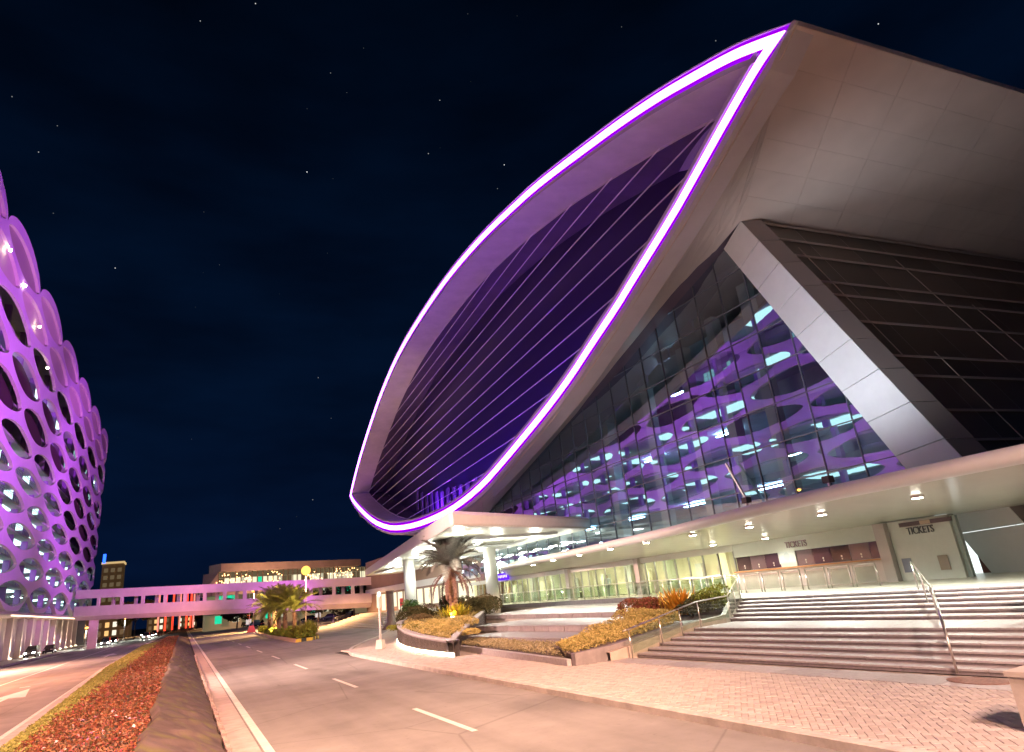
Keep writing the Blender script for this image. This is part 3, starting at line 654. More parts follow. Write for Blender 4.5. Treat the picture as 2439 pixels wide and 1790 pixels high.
# slanted white corner leg, in panels
legL = [Vector((30.7, 26.04, 22.68)), Vector((30.7, 16.2, 1.2))]; legR = [Vector((30.7, 24.25, 23.72)), Vector((30.7, 13.5, 1.2))]
nleg = 11
for k in range(nleg):
    t0, t1 = k / nleg + .0008, (k + 1) / nleg - .0008
    a0, a1, b0, b1 = legL[0].lerp(legL[1], t0), legL[0].lerp(legL[1], t1), legR[0].lerp(legR[1], t0), legR[0].lerp(legR[1], t1)
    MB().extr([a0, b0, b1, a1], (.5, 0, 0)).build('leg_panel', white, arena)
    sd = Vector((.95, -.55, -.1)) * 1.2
    if k < nleg: MB().extr([b0 + Vector((.06, -.012, 0)), b0 + sd, b1 + sd, b1 + Vector((.06, -.012, 0))], (.04, .05, 0)).build('leg_side_panel', mat('leg_side_shaded', (.34, .29, .28), .5, objvar=.05), arena)  # side of the white leg, its shade put into a darker colour
# louvred dark wall to the right of the leg
base = Vector((31.4, 13.3, 1.2)); topc = APX + Vector((.9, -.55, -.3))
upv = topc - base
rowsf = [0, .10, .20, .27, .345, .44, .50, .61, .705, .755, .86, .93, 1.0]
for k in range(len(rowsf) - 1):
    f0, f1 = rowsf[k], rowsf[k + 1]
    p0, p1 = base + upv * f0, base + upv * f1
    nn = Vector((0, .12, 0))
    cols = [0, 3.2, 7.0, 10.6, 14.5, 18, 22, 26, 30, 36, 42, 50]
    for c0, c1 in zip(cols, cols[1:]):
        if c0 > 30 and k > 2: pass
        g = .03
        MB().add([p0 + E5 * (c0 + g) + nn, p0 + E5 * (c1 - g) + nn, p1 + E5 * (c1 - g) + nn, p1 + E5 * (c0 + g) + nn], [(0, 1, 2, 3)]).build('louvre_pane', louvreg, arena)
    MB().bar(p1, p1 + E5 * 52, .09, .10).build('louvre_bar', louvrem, arena)
for k in range(17):
    c0 = 1.6 + k * 2.9; d0 = random.choice((0, .27, .5)); d1 = d0 + random.choice((.22, .25, .4))
    MB().bar(base + upv * d0 + E5 * c0, base + upv * min(1, d1) + E5 * c0, .035, .05).build('louvre_stud', louvrem, arena)
MB().add([base + Vector((0, .5, -1)), base + E5 * 52 + Vector((0, .5, -1)), topc + E5 * 52 + Vector((0, .5, 0)), topc + Vector((0, .5, 0))], [(0, 1, 2, 3)]).build('wall_backing', seamm, arena)

# glass curtain wall: triangle of panes and mullions in the plane X = 31
XF = 30.95
tri = [(18.0, 4.9), (78, 4.9), (78, 8.6), (69.5, 10.75), (41.7, 18.45), (26.1, 22.66)]      # (y, z)
def inside(poly):
    poly = clip(poly, (26.1, 22.66), (18.0, 4.9)); 
    if len(poly) < 3: return []
    poly = clip(poly, (78, 8.4), (41.7, 18.45)); poly = clip(poly, (69.5, 10.8), (26.1, 22.75)) if len(poly) > 2 else []
    return poly
CW, CH = 2.25, 2.3
yc = [16.2 + CW * i for i in range(28)]; zc = [4.8 + CH * i for i in range(9)]
for i in range(len(yc) - 1):
    for j in range(len(zc) - 1):
        g = .025; P = inside([(yc[i] + g, zc[j] + g), (yc[i + 1] - g, zc[j] + g), (yc[i + 1] - g, zc[j + 1] - g), (yc[i] + g, zc[j + 1] - g)])
        if len(P) < 3: continue
        tl = random.gauss(0, .0035); tv = random.gauss(0, .0035); ym = (yc[i] + yc[i + 1]) / 2; zm = (zc[j] + zc[j + 1]) / 2
        MB().add([(XF + (p[0] - ym) * tl + (p[1] - zm) * tv, p[0], p[1]) for p in P], [tuple(range(len(P)))]).build('glass_pane', facadeg, arena)
for yv in yc[1:]:
    P = inside([(yv - .018, 4.6), (yv + .018, 4.6), (yv + .018, 24), (yv - .018, 24)])
    if len(P) > 2: MB().extr([(XF - .05, p[0], p[1]) for p in P], (.16, 0, 0)).build('mullion', mullion, arena)
for zv in zc[1:]:
    P = inside([(10, zv - .02), (90, zv - .02), (90, zv + .02), (10, zv + .02)])
    if len(P) > 2: MB().extr([(XF - .07, p[0], p[1]) for p in P], (.16, 0, 0)).build('transom', mullion, arena)
# the hall behind the glass
hall = mat('hall_wall', (.42, .48, .55), .7, var=.2, vscale=.3); hallc = mat('hall_column', (.55, .58, .6), .6)
MB().b2((44, 27, 1.4), (44.3, 110, 24)).build('hall_wall', hall, arena)
for yv, zt in ((27, 21), (30.5, 20), (34, 19), (39, 17.5), (45, 16), (52, 14), (60, 12.5), (68, 10)):
    MB().b2((33.0, yv, 5.0), (33.8, yv + .75, zt)).build('hall_column', hallc, arena)
for zv in (7.9, 12.5, 17.1):
    MB().b2((34.5, 20 + (zv - 6) * .5, zv), (44, 84 - zv * 2.8, zv + .5)).build('hall_floor', hall, arena)
pan = emis('added_hall_light', (.50, .80, 1.0), 42)  # added unseen lights that make the glass paler and bluer
for yv, zv in ((30, 7.7), (38, 7.7), (46, 7.7), (54, 7.7), (33, 12.3), (42, 12.3), (37, 16.9)):
    MB().b2((36, yv, zv - .05), (36.3, yv + 2.4, zv)).build('added_hall_light', pan, arena)
MB().bar((30.2, 27.6, 4.9), (30.4, 29.5, 9.0), .12).build('glass_strut', white, arena)

# long canopy over the ticket counters
LIP = [(-8, 19.3), (0, 19.1), (8.5, 19.0), (14, 19.1), (20, 20.2), (26, 22.0), (31, 23.0), (37, 24.0), (44, 25.0), (51.6, 25.9), (57, 27.0), (61, 28.6)]
def lipx(y): return interp(LIP, y)
rows = []; soff = []
yy = -8.0
while yy <= 61:
    xl = lipx(yy); zb = 4.0
    rows.append([(xl + .30, yy, 4.585), (xl + .1, yy, 4.6), (xl - .02, yy, 4.66), (xl - .1, yy, 4.77), (xl - .1, yy, 4.88), (xl - .02, yy, 4.99), (xl + .12, yy, 5.06), (xl + .35, yy, 5.09), (30.9, yy, 5.6)])
    soff.append([(xl + .30, yy, 4.585), (min(29.6, max(xl + 1, 29.0)), yy, zb), (30.9, yy, 3.98)]); yy += 1.0
can = MB().grid(rows).build('canopy', canopym, arena, True)
MB().grid(soff).build('canopy_soffit', mat('canopy_soffit', (.72, .72, .62), .22, var=.04, vscale=.5), can)
bulb = emis('downlight_lens', (1, .97, .82), 60)
for (xx, yy, zz) in ((21.89, 13.15, 4.43), (22.32, 17.28, 4.4), (22.67, 21.42, 4.38), (22.71, 25.23, 4.38), (22.92, 29.31, 4.37), (23.05, 33.02, 4.36), (23.61, 37.52, 4.33), (24.4, 42.5, 4.3), (25.6, 48, 4.25), (21.6, 8.6, 4.45), (27.93, 25.46, 4.07), (27.61, 29.13, 4.09)):
    sz = interp([(lipx(yy) + .3, 4.585), (29.0, 4.0)], xx)
    dl = MB().prism([(xx + .2 * math.cos(a), yy + .2 * math.sin(a)) for a in [2 * PI * i / 14 for i in range(14)]], sz - .07, sz + .05).build('downlight', steel, can)
    MB().prism([(xx + .16 * math.cos(a), yy + .16 * math.sin(a)) for a in [2 * PI * i / 12 for i in range(12)]], sz - .085, sz - .072).build('lens', bulb, can)
    lamp('SPOT', (xx, yy, sz - .12), 1300 if xx < 27 else 200, COOLW, (xx, yy, 0), 150, .6, .1)

# ticket front under the canopy (plane X about 29)
XT = 29.0
wallw = mat('ticket_wall', (.62, .64, .58), .3, var=.03); wallp = mat('ticket_stone', (.50, .44, .41), .3, var=.08, vscale=1.5)
MB().b2((XT - .25, 16.25, ZP), (XT + .2, 19.0, 3.97)).build('ticket_wall', wallw, arena)
MB().b2((XT - .55, 19.02, ZP), (XT + .2, 19.55, 3.97)).build('column', mat('polished_stone', (.45, .40, .38), .12), arena)
MB().b2((XT + .35, 19.56, ZP), (XT + .6, 29.4, 2.38)).build('counter_front', wallp, arena)
MB().b2((XT + .1, 19.56, 2.38), (XT + .62, 29.4, 2.45)).build('counter_top', mat('counter_wood', (.45, .22, .10), .12), arena)
MB().b2((XT + .36, 19.56, 3.25), (XT + .6, 29.4, 4.0)).build('ticket_header', wallw, arena)
for k in range(9):
    y0 = 19.6 + k * 1.09
    if k in (5,): MB().b2((XT + .42, y0, 2.46), (XT + .55, y0 + 1.07, 3.24)).build('window_infill', wallw, arena); continue
    MB().b2((XT + .47, y0, 2.46), (XT + .49, y0 + 1.07, 3.24)).build('ticket_window', mat('booth_glass%d' % (k % 3), ((.05, .03, .05), (.13, .10, .11), (.02, .018, .02))[k % 3], .06, spec=.6), arena)
    q = MB().prism([(0, 0)], 0, 0) if False else MB()
    c = (XT + .455, y0 + .5, 2.72); q.add([(c[0], c[1] + .05 * math.cos(a), c[2] + .05 * math.sin(a)) for a in [2 * PI * i / 10 for i in range(10)]], [tuple(range(10))]); q.b2((c[0], c[1] - .03, c[2] - .16), (c[0] + .005, c[1] + .03, c[2] - .08)); q.build('speak_hole', wallw, arena)
MB().b2((XT + .38, 25.0, 2.62), (XT + .41, 26.15, 3.3)).build('notice_board', mat('notice_white', (.55, .58, .55), .5), arena)
q = MB(); q.add([(XT + .375, 25.57 + .2 * math.cos(a), 2.98 + .22 * math.sin(a)) for a in [2 * PI * i / 20 for i in range(20)]], [tuple(range(20))]); q.build('notice_print', mat('notice_grey', (.4, .45, .45), .5), arena)
def text(body, loc, size, m, parent, name='lettering', sx=.8):
    cu = bpy.data.curves.new(name, 'FONT'); cu.body = body; cu.size = size; cu.extrude = .025; cu.align_x = 'CENTER'; cu.materials.append(m)
    tmp = bpy.data.objects.new('tmp', cu); C.objects.link(tmp); me = bpy.data.meshes.new_from_object(tmp.evaluated_get(bpy.context.evaluated_depsgraph_get())); bpy.data.objects.remove(tmp)
    ob = bpy.data.objects.new(name, me); C.objects.link(ob); ob.parent = parent; ob.location = Vector(loc) - ORG[parent.name]
    ob.rotation_euler = Matrix(((0, 0, -1), (-1, 0, 0), (0, 1, 0))).to_euler(); ob.scale = (sx, 1, 1); return ob
letter = mat('letter_metal', (.10, .11, .11), .35, .6); letter2 = mat('letter_bronze', (.30, .22, .24), .4, .4)
text('TICKETS', (XT - .29, 17.55, 3.33), .44, letter, arena, sx=.72)
text('TICKETS', (XT + .30, 24.75, 3.42), .46, letter2, arena, sx=.82)
b = MB(); b.b2((XT - .5, 16.0, 3.68), (XT - .44, 18.3, 3.86)); sg = b.build('hanging_sign', mat('sign_dark', (.06, .035, .04), .4), arena)
MB().b2((XT - .505, 16.9, 3.69), (XT - .501, 17.35, 3.85)).build('sign_panel', mat('sign_beige', (.55, .42, .30), .5), sg)
# lit doorway and brown door right of the ticket wall
MB().b2((XT - .1, 16.07, ZP), (XT + .1, 16.24, 3.9)).build('door_post', mat('post_grey', (.34, .40, .38), .4), arena)
MB().b2((31.5, 14.5, ZP), (31.52, 18.4, 3.9)).build('lit_doorway', emis('doorway_light', (.9, 1, .97), 1.1), arena)
MB().b2((31.38, 14.5, ZP), (31.44, 17.0, 3.15)).build('brown_door', mat('door_brown', (.12, .03, .025), .4), arena)
MB().b2((31.36, 14.5, 3.45), (31.4, 18.4, 3.5)).build('door_transom', mat('door_brown', (.12, .03, .025), .4), arena)
for (y0, m_) in ((16.75, (.35, .28, .22)), (18.35, (.2, .22, .28))):
    MB().b2((XT - .285, y0, 1.75), (XT - .27, y0 + .42, 2.35)).build('wall_notice', mat('notice_%d' % int(y0 * 100), m_, .5), arena)
# glass doors and shop front
fr = mat('door_frame', (.35, .36, .34), .35, .5)
lob = emis('lobby_light', (1, .96, .74), 45)
cream = mat('lobby_wall', (.72, .70, .55), .6); green = mat('lobby_green', (.50, .56, .46), .6)
MB().b2((34, 29, ZP), (34.2, 72, 4.0)).build('lobby_wall', cream, arena)
MB().b2((29.6, 29.4, ZP - .02), (34, 72, ZP + .01)).build('lobby_floor', mat('lobby_floor', (.5, .48, .4), .2), arena)
MB().b2((29.6, 29.4, 3.95), (34, 72, 4.0)).build('lobby_ceiling', cream, arena)
for k in range(12): MB().b2((31.0, 30.5 + k * 3.4, 3.9), (31.5, 32.2 + k * 3.4, 3.94)).build('lobby_light', lob, arena)
for k in range(14):
    y0 = 31 + k * 2.9; MB().b2((32.6 + (k % 3) * .5, y0, ZP), (33.4, y0 + random.uniform(.4, 1.4), 3.2 + (k % 2) * .7)).build('lobby_partition', (green, cream, hallc)[k % 3], arena)
MB().b2((29.35, 29.42, 3.62), (29.6, 72, 4.0)).build('door_header', mat('header_panel', (.72, .70, .64), .35), arena)
k = 0; y0 = 29.5
while y0 < 70:
    w = 1.1 if (k // 4) % 2 else 1.35
    g = MB().b2((29.44, y0 + .05, ZP + .02), (29.455, y0 + w - .03, 3.6)).build('door_pane', clearg, arena)
    MB().b2((29.40, y0 - .03, ZP), (29.5, y0 + .04, 3.62)).build('door_frame', fr, arena)
    if k % 4 == 1: MB().b2((29.38, y0 + .12, 2.0), (29.41, y0 + .16, 2.9)).build('door_handle', steel, arena)
    y0 += w; k += 1
for yv in (38.6, 48.5): MB().b2((29.1, yv, ZP), (29.7, yv + .5, 4.0)).build('column', wallp, arena)
MB().b2((31.3, 72.2, 0), (31.8, 128, 10.5)).build('side_wall', mat('brown_wall', (.30, .20, .16), .6, var=.1, vscale=.4), arena)
for k in range(14): MB().b2((31.2, 73.5 + 3.4 * k, 2.0 if k % 3 else 1.5), (31.24, 75.9 + 3.4 * k, 4.2)).build('lit_window', emis('lit_window', (1, .9, .6), 1.1), arena)
MB().b2((31.1, 72.2, 4.5), (31.3, 128, 5.4)).build('side_band', white, arena)
# upper glass band over the doors toward the drop-off, with its hanging lights
for k in range(6): MB().b2((31.05, 61.5 + 2 * k, 3.9), (31.07, 63.4 + 2 * k, 7.0)).build('glass_pane', clearg, arena)
for k in range(5): MB().b2((33.0, 62.0 + 2.2 * k, 4.4), (33.05, 63.4 + 2.2 * k, 5.9)).build('lit_panel', emis('lit_panel', (.95, 1, .95), 2.5), arena)

# ------------------------------------------------------------------ drop-off canopy
pc = thing('drop_off_canopy', 'wedge shaped white canopy with bright ceiling on round columns', 'canopy', (21.4, 68.4, 0))
PCP = [(30.85, 46.6), (15.0, 38.2), (14.9, 38.6), (25.1, 103.2), (30.85, 104)]
ctr = Vector((26, 70))
rowsb = []
for p in PCP + [PCP[0]]:
    q = Vector(p); d = (ctr - q).normalized()
    rowsb.append([(p[0] + d.x * .7, p[1] + d.y * .7, 7.0), (p[0] + d.x * .1, p[1] + d.y * .1, 7.02), (p[0], p[1], 7.15), (p[0], p[1], 7.75), (p[0] + d.x * .25, p[1] + d.y * .25, 7.98), (p[0] + d.x * 1.2, p[1] + d.y * 1.2, 8.05)])
b = MB().grid(rowsb); b.add([r[5] for r in rowsb[:-1]], [tuple(range(len(PCP)))]); fix_normals(b.build('roof', mat('canopy_fascia', (.60, .57, .56), .4, var=.05), pc))
b = MB(); b.add([r[0] for r in rowsb[:-1]], [tuple(range(len(PCP)))[::-1]]); b.build('ceiling', mat('pc_ceiling', (.72, .72, .64), .35, var=.05), pc)
for (x0, y0, x1, y1) in ((20, 47, 27.5, 56), (22.5, 60, 29, 72), (24, 78, 29.5, 92)):
    b = MB(); b.b2((x0, y0, 6.80), (x1, y0 + .25, 6.98)); b.b2((x0, y1, 6.80), (x1, y1 + .25, 6.98)); b.b2((x0 - .25, y0, 6.80), (x0, y1 + .25, 6.98)); b.b2((x1, y0, 6.80), (x1 + .25, y1 + .25, 6.98)); b.build('ceiling_frame', white, pc)
lit = emis('ceiling_lamp', (1, .97, .80), 14)
for (xx, yy) in ((17.5, 43.5), (19.5, 55), (21.5, 66), (23.5, 80), (26, 92), (23.5, 50), (26, 60), (28, 72), (28.5, 84), (27.5, 50.5), (29, 64)):
    MB().b2((xx - .35, yy - .35, 6.93), (xx + .35, yy + .35, 6.965)).build('ceiling_light', lit, pc)
    lamp('POINT', (xx, yy, 5.7), 300, COOLW, radius=.4)  # unseen light added below each lamp to wash the ceiling
b = MB(); b.tube([(21.4, 68.4, 0), (21.4, 68.4, 7.0)], .62, 24); b.build('column', mat('column_white', (.74, .74, .70), .4), pc, True)
b = MB(); b.tube([(27.2, 60, 0), (27.2, 60, 7.0)], .62, 24); b.build('column', MATS['column_white'], pc, True)
MB().b2((24, 53.5, 6.86), (26.8, 55, 6.985)).build('ceiling_vent', mat('vent_grey', (.2, .2, .17), .6), pc)
# slanted strip of lights seen under the arena glass
for k in range(8):
    yy = 49 + k * 3.1
    sl = MB().b2((30.2, yy, 6.15), (30.55, yy + 1.0, 6.22)).build('strip_light', lit, arena)
# violet screen by the doors
sgn = thing('led_sign', 'small violet LED sign over the entrance doors', 'sign', (29.2, 61.5, 4.1))
MB().b2((28.95, 59.9, 3.75), (29.1, 62.6, 4.45)).build('screen', emis('violet_screen', (.12, .02, .75), 1.2), sgn)
for k in range(6): MB().b2((28.93, 60.15 + k * .36, 3.98 + .04 * (k % 2)), (28.945, 60.36 + k * .36, 4.25)).build('screen_glyph', emis('glyph', (.7, .6, 1), 1.4), sgn)
# far steps to the drop-off
fs = thing('side_steps', 'pale steps climbing to the drop-off beyond the round planter', 'stairs', (23, 90, 0))
for k in range(9):
    z1 = .155 * (k + 1); x0 = 19.9 + k * .62
    MB().prism([(x0, 72.5 + k * .2), (x0 + 2.6, 121 - k * .4), (29, 121 - k * .4), (29, 72.5 + k * .2)], z1 - .155, z1).build('step', mat('pale_step', (.46, .42, .36), .6, objvar=.1), fs)
rail('handrail', 'pale handrail climbing the side steps beside the white column', [(20.2, 75, .16), (25.4, 76, 1.4)], [(20.2, 75, .16), (22.8, 75.5, .78), (25.4, 76, 1.4)], .95, .035)
pd = thing('mushroom_post', 'dark flared post standing before the side steps', 'post', (20.7, 74.1, 0))
MB().tube([(20.6, 73.4, 0), (20.6, 73.4, .35), (20.6, 73.4, .75), (20.6, 73.4, 3.9)], [1.05, .75, .42, .40], 20).build('shaft', mat('post_dark', (.12, .09, .09), .5), pd, True)
MB().tube([(20.6, 73.4, 3.85), (20.6, 73.4, 4.05)], [.45, .5], 20).build('cap', MATS['post_dark'], pd, True)
rs = thing('warning_sign', 'small red sign board beside the white column', 'sign', (22.6, 76, 1.4))
MB().b2((22.58, 75.6, 1.1), (22.62, 75.66, 2.9)).build('stand', steel, rs); MB().b2((22.5, 75.0, 2.2), (22.55, 76.2, 3.1)).build('board', mat('sign_red', (.5, .03, .03), .5, emit=(.8, .03, .03), estr=.35), rs)
MB().b2((22.47, 75.2, 2.52), (22.49, 76.0, 2.62)).build('arrow', mat('sign_black', (.02, .02, .02), .5), rs)

# ------------------------------------------------------------------ parking garage with eye shaped openings
gar = thing('parking_garage', 'tall garage wrapped in a violet skin pierced by rows of eye shaped openings', 'building', (-30, 140, 0))
ROWZ = [9.2, 13.0, 16.8, 20.6, 24.4, 28.3, 32.5, 37.0, 41.6, 45.7, 49.7]
def gx(y, z):
    d = max(0, y - 196); return -21 - d * d * .012
skin = mat('garage_skin', (.76, .62, .79), .55, var=.06, vscale=.15, objvar=.03)
edge = mat('garage_reveal', (.66, .60, .56), .6)
infill = mat('dark_infill', (.05, .015, .03), .5)
def lens(a, p, hw, hh):
    c, s = math.cos(a), math.sin(a); return (math.copysign(abs(c) ** (2 / p) * hw, c), math.copysign(abs(s) ** (2 / p) * hh, s))
CELLS = []
NQ = 40
for ri, zr in enumerate(ROWZ):
    up = (ROWZ[ri + 1] - zr) if ri < len(ROWZ) - 1 else 4.0; dn = (zr - ROWZ[ri - 1]) if ri else 3.8
    for k in range(-1, 12):
        yc_ = 12 + 20 * k + (10 if ri % 2 else 0)
        if yc_ < 5 or yc_ > 236: continue
        CELLS.append((ri, yc_, zr)); outer = []; inner = []
        hh = min(up, dn) * (.45 if ri < 5 else .5)
        for q in range(NQ):
            a = 2 * PI * q / NQ
            ly, lz = lens(a, 1.62, 9.25, hh)
            c, s = math.cos(a), math.sin(a)
            r = 1 / (abs(c) / 10 + abs(s) / (up if s > 0 else dn)); oy, oz = c * r, s * r
            # keep the outer point radially matched to the lens point
            ang = math.atan2(lz / (up if lz > 0 else dn), ly / 10); c, s = math.cos(ang), math.sin(ang); t = 1 / (abs(c) + abs(s)); oy, oz = c * t * 10, s * t * (up if s > 0 else dn)
            if ri == 0 and oz < -2.25: oz = -2.25
            if ri == len(ROWZ) - 1 and lz > 0: oy, oz = lens(a, 1.9, 10, hh + 1.5)
            outer.append((oy, oz)); inner.append((ly, lz))
        P = lambda o, d: (gx(yc_ + o[0], zr + o[1]) - d, yc_ + o[0], zr + o[1])
        b = MB(); b.grid([[P(o, 0) for o in outer], [P(lerpo, .0) for lerpo in [((o[0] * .08 + i[0] * .92), (o[1] * .08 + i[1] * .92)) for o, i in zip(outer, inner)]], [P(i, .0) for i in inner]], closed=True)
        fix_normals(b.build('skin_panel', skin, gar, False))
        b = MB(); b.grid([[P(i, .0) for i in inner], [P((i[0] * .997, i[1] * .99), .38) for i in inner]], closed=True)
        if ri in (0, len(ROWZ) - 1): b.grid([[P(o, 0) for o in outer], [P(o, .6) for o in outer]], closed=True)
        b.build('opening_reveal', edge, gar, False)
DARK = {(112, 32.5), (122, 37.0), (132, 32.5), (172, 32.5), (182, 28.3), (162, 28.3), (172, 24.4), (192, 24.4), (182, 20.6), (192, 32.5), (202, 28.3), (202, 20.6), (102, 37.0), (92, 32.5), (212, 24.4), (72, 24.4), (62, 28.3)}
nrow = len(ROWZ)
slab = mat('deck_concrete', (.5, .5, .5), .8, var=.1, vscale=.3); pur = mat('garage_column', (.30, .16, .42), .6)
back = mat('garage_back', (.25, .25, .26), .8, var=.3, vscale=.2)
for ri, zr in enumerate(ROWZ + [53.6]):
    z0 = zr - 1.95
    MB().b2((-40, 8, z0 - .3), (-23.2, 214, z0)).build('deck', slab, gar)
MB().b2((-33.3, 8, 0), (-33, 214, 52)).build('back_wall', back, gar)
MB().b2((-40, 213.8, 0), (-23.6, 214.2, 52)).build('end_wall', back, gar)
MB().b2((-40, 7.8, 0), (-23, 8, 52)).build('end_wall', back, gar)
tub = emis('tube_light', (.72, 1.0, .95), 42)
tub2 = emis('tube_light_warm', (1, .82, .5), 30)
for k in range(21):
    MB().b2((-24.6, 11 + 10 * k, 7.0), (-23.8, 11.8 + 10 * k, 52)).build('column', pur, gar)
for (ri, yc_, zr) in CELLS:
    if yc_ > 214: continue
    key = (yc_, zr)
    if key in DARK:
        b = MB(); b.add([(gx(yc_ + p[0], zr + p[1]) - .9, yc_ + p[0], zr + p[1]) for p in [lens(2 * PI * q / 32, 1.62, 9.2, 1.95) for q in range(32)]], [tuple(range(32))]); b.build('infill_panel', infill, gar); continue
    rnd = random.Random(ri * 100 + yc_)
    if ri >= nrow - 2:
        b = MB(); b.add([(gx(yc_ + p_[0], zr + p_[1]) - .39, yc_ + p_[0], zr + p_[1]) for p_ in [lens(2 * PI * q / 32, 1.62, 9.24, 2.02) for q in range(32)]], [tuple(range(32))]); b.build('pale_panel', mat('pale_infill', (.55, .47, .42), .6, objvar=.25), gar)
        continue
    if ri < 6 or rnd.random() < .55:
        zt = (ROWZ[ri + 1] if ri < nrow - 1 else 53.6) - 1.95 - .32
        if rnd.random() < (.9 if 1 <= ri < 6 else .55):
            MB().b2((-29, yc_ - 6, zt - .1), (-24.6, yc_ + rnd.uniform(0, 6), zt - .04)).build('ceiling_glow', emis('ceiling_glow', (.60, .92, .88), 2.0), gar)  # light on the deck ceilings put in as broad glowing sheets
        elif rnd.random() < (.8 if ri < 9 else .5):
            xx = rnd.uniform(-28.5, -25.5); MB().b2((xx, yc_ - 4, zt - .06), (xx + .3, yc_ + rnd.uniform(-1, 3), zt)).build('tube_light', tub if rnd.random() < .85 else tub2, gar)
        if ri < 7 and 90 < yc_ < 190:
            fz0 = zr - 1.95; b = MB(); b.bar((-23.3, yc_ - 9, fz0 + 1.05), (-23.3, yc_ + 9, fz0 + 1.05), .07); b.bar((-23.3, yc_ - 9, fz0 + .75), (-23.3, yc_ + 9, fz0 + .75), .04)
            for q in range(19): b.bar((-23.3, yc_ - 9 + q, fz0), (-23.3, yc_ - 9 + q, fz0 + 1.05), .05)
            b.build('railing', mat('railing_paint', (.55, .5, .5), .5), gar)
    else:
        b = MB(); b.b2((-24.3, yc_ - 9, zr - 1.95), (-24.2, yc_ + 9, zr + 1.9)); wl = b.build('window_wall', mat('window_wall', (.16, .12, .16), .6), gar)
        for q in range(6):
            y0 = yc_ - 4.2 + q * 1.1
            for w in range(2): MB().b2((-24.16, y0, zr - .9 + w * .85), (-24.14, y0 + .95, zr - .12 + w * .85)).build('window_pane', emis('teal_window', (.40, .78, .76), .75) if rnd.random() < .6 else mat('grey_window', (.3, .32, .33), .3), wl)
for (yy, zz) in ((92.6, 46.6), (103.4, 45.4), (112.0, 42.2), (84.0, 47)):
    q = MB(); q.tube([(-20.8, yy, zz - .12), (-20.8, yy, zz + .12)], .16, 8); q.build('floodlight', emis('flood_lens', (1, .85, .55), 40), gar)
# ground storey: soffit, lit wall with fins
MB().b2((-26, 8, 6.6), (-21.4, 226, 6.9)).build('soffit', mat('garage_soffit', (.62, .5, .52), .6), gar)
MB().b2((-25.9, 8, .3), (-25.5, 226, 6.6)).build('ground_wall', mat('ground_wall', (.55, .53, .50), .7, var=.1, vscale=.4), gar)
MB().b2((-22.1, 118, 6.48), (-21.95, 226, 6.58)).build('strip_light', emis('strip_warm', (1, .72, .45), 4), gar)
for k in range(20):
    yy = 60 + 8.2 * k
    MB().b2((-25.5, yy, .3), (-24.7, yy + .9, 6.6)).build('pier', mat('pier_white', (.68, .62, .56), .6), gar)
    up_ = MB().b2((-24.6, yy + .3, .42), (-24.35, yy + .6, .5)).build('uplight', emis('uplight_lens', (1, .78, .5), 20), gar)
    if 85 < yy < 205: lamp('SPOT', (-23.7, yy + .45, .6), 1100, (1, .70, .45), (-25.2, yy + .45, 6), 75, .8, .1)
MB().b2((-21.0, 8, -.04), (-20.6, 226, .2)).build('kerb', kerbm, gar)
fp = sheet('drop_off_pavement', [(-26, 8), (-20.6, 8), (-20.6, 226), (-26, 226)], .19, concrete)

# ------------------------------------------------------------------ footbridge
br_ = thing('footbridge', 'violet lit concrete footbridge crossing both carriageways', 'footbridge', (2.8, 146.4, 0))
BA, BB = Vector((-20.4, 164.5, 0)), Vector((37, 119.6, 0))
bd = (BB - BA).normalized(); bn = Vector((-bd.y, bd.x, 0)); bn = bn if bn.y > 0 else -bn
bz = lambda t, f: lerp(interp([(0, 5.6), (.3, 6.6), (1, 8.9), (2, 11.7)], f) if False else {'bot': 5.75, 'beam': 6.55, 'sill': 8.5, 'head': 10.05, 'top': 11.75}[f], {'bot': 1.75, 'beam': 2.65, 'sill': 4.3, 'head': 5.75, 'top': 7.2}[f], t)
skinb = mat('bridge_concrete', (.62, .48, .52), .6, var=.08, vscale=.5)
def bslab(name, f0, f1, d0, d1, m=skinb, t0=0., t1=1.):
    q = lambda t, f, d: BA.lerp(BB, t) + bn * d + Vector((0, 0, bz(t, f)))
    MB().add([q(t0, f0, d0), q(t1, f0, d0), q(t1, f1, d0), q(t0, f1, d0), q(t0, f0, d1), q(t1, f0, d1), q(t1, f1, d1), q(t0, f1, d1)], [(0, 1, 2, 3), (7, 6, 5, 4), (4, 5, 1, 0), (1, 5, 6, 2), (2, 6, 7, 3), (5, 4, 0, 4) if False else (4, 0, 3, 7)]).build(name, m, br_)
bslab('parapet', 'beam', 'sill', 0, .3); bslab('parapet', 'beam', 'sill', 3.8, 4.1)
bslab('roof_beam', 'head', 'top', 0, 4.1)
q = lambda t, z, d: BA.lerp(BB, t) + bn * d + Vector((0, 0, z))
MB().add([q(0, bz(0, 'beam'), 0), q(1, bz(1, 'beam'), 0), q(1, bz(1, 'bot'), .9), q(0, bz(0, 'bot'), .9), q(0, bz(0, 'beam'), 4.1), q(1, bz(1, 'beam'), 4.1), q(1, bz(1, 'bot'), 3.2), q(0, bz(0, 'bot'), 3.2)], [(0, 1, 2, 3)[::-1], (3, 2, 6, 7)[::-1], (4, 5, 6, 7), (0, 1, 5, 4), (0, 4, 7, 3), (1, 2, 6, 5)]).build('deck_girder', skinb, br_)
Lb = (BB - BA).length
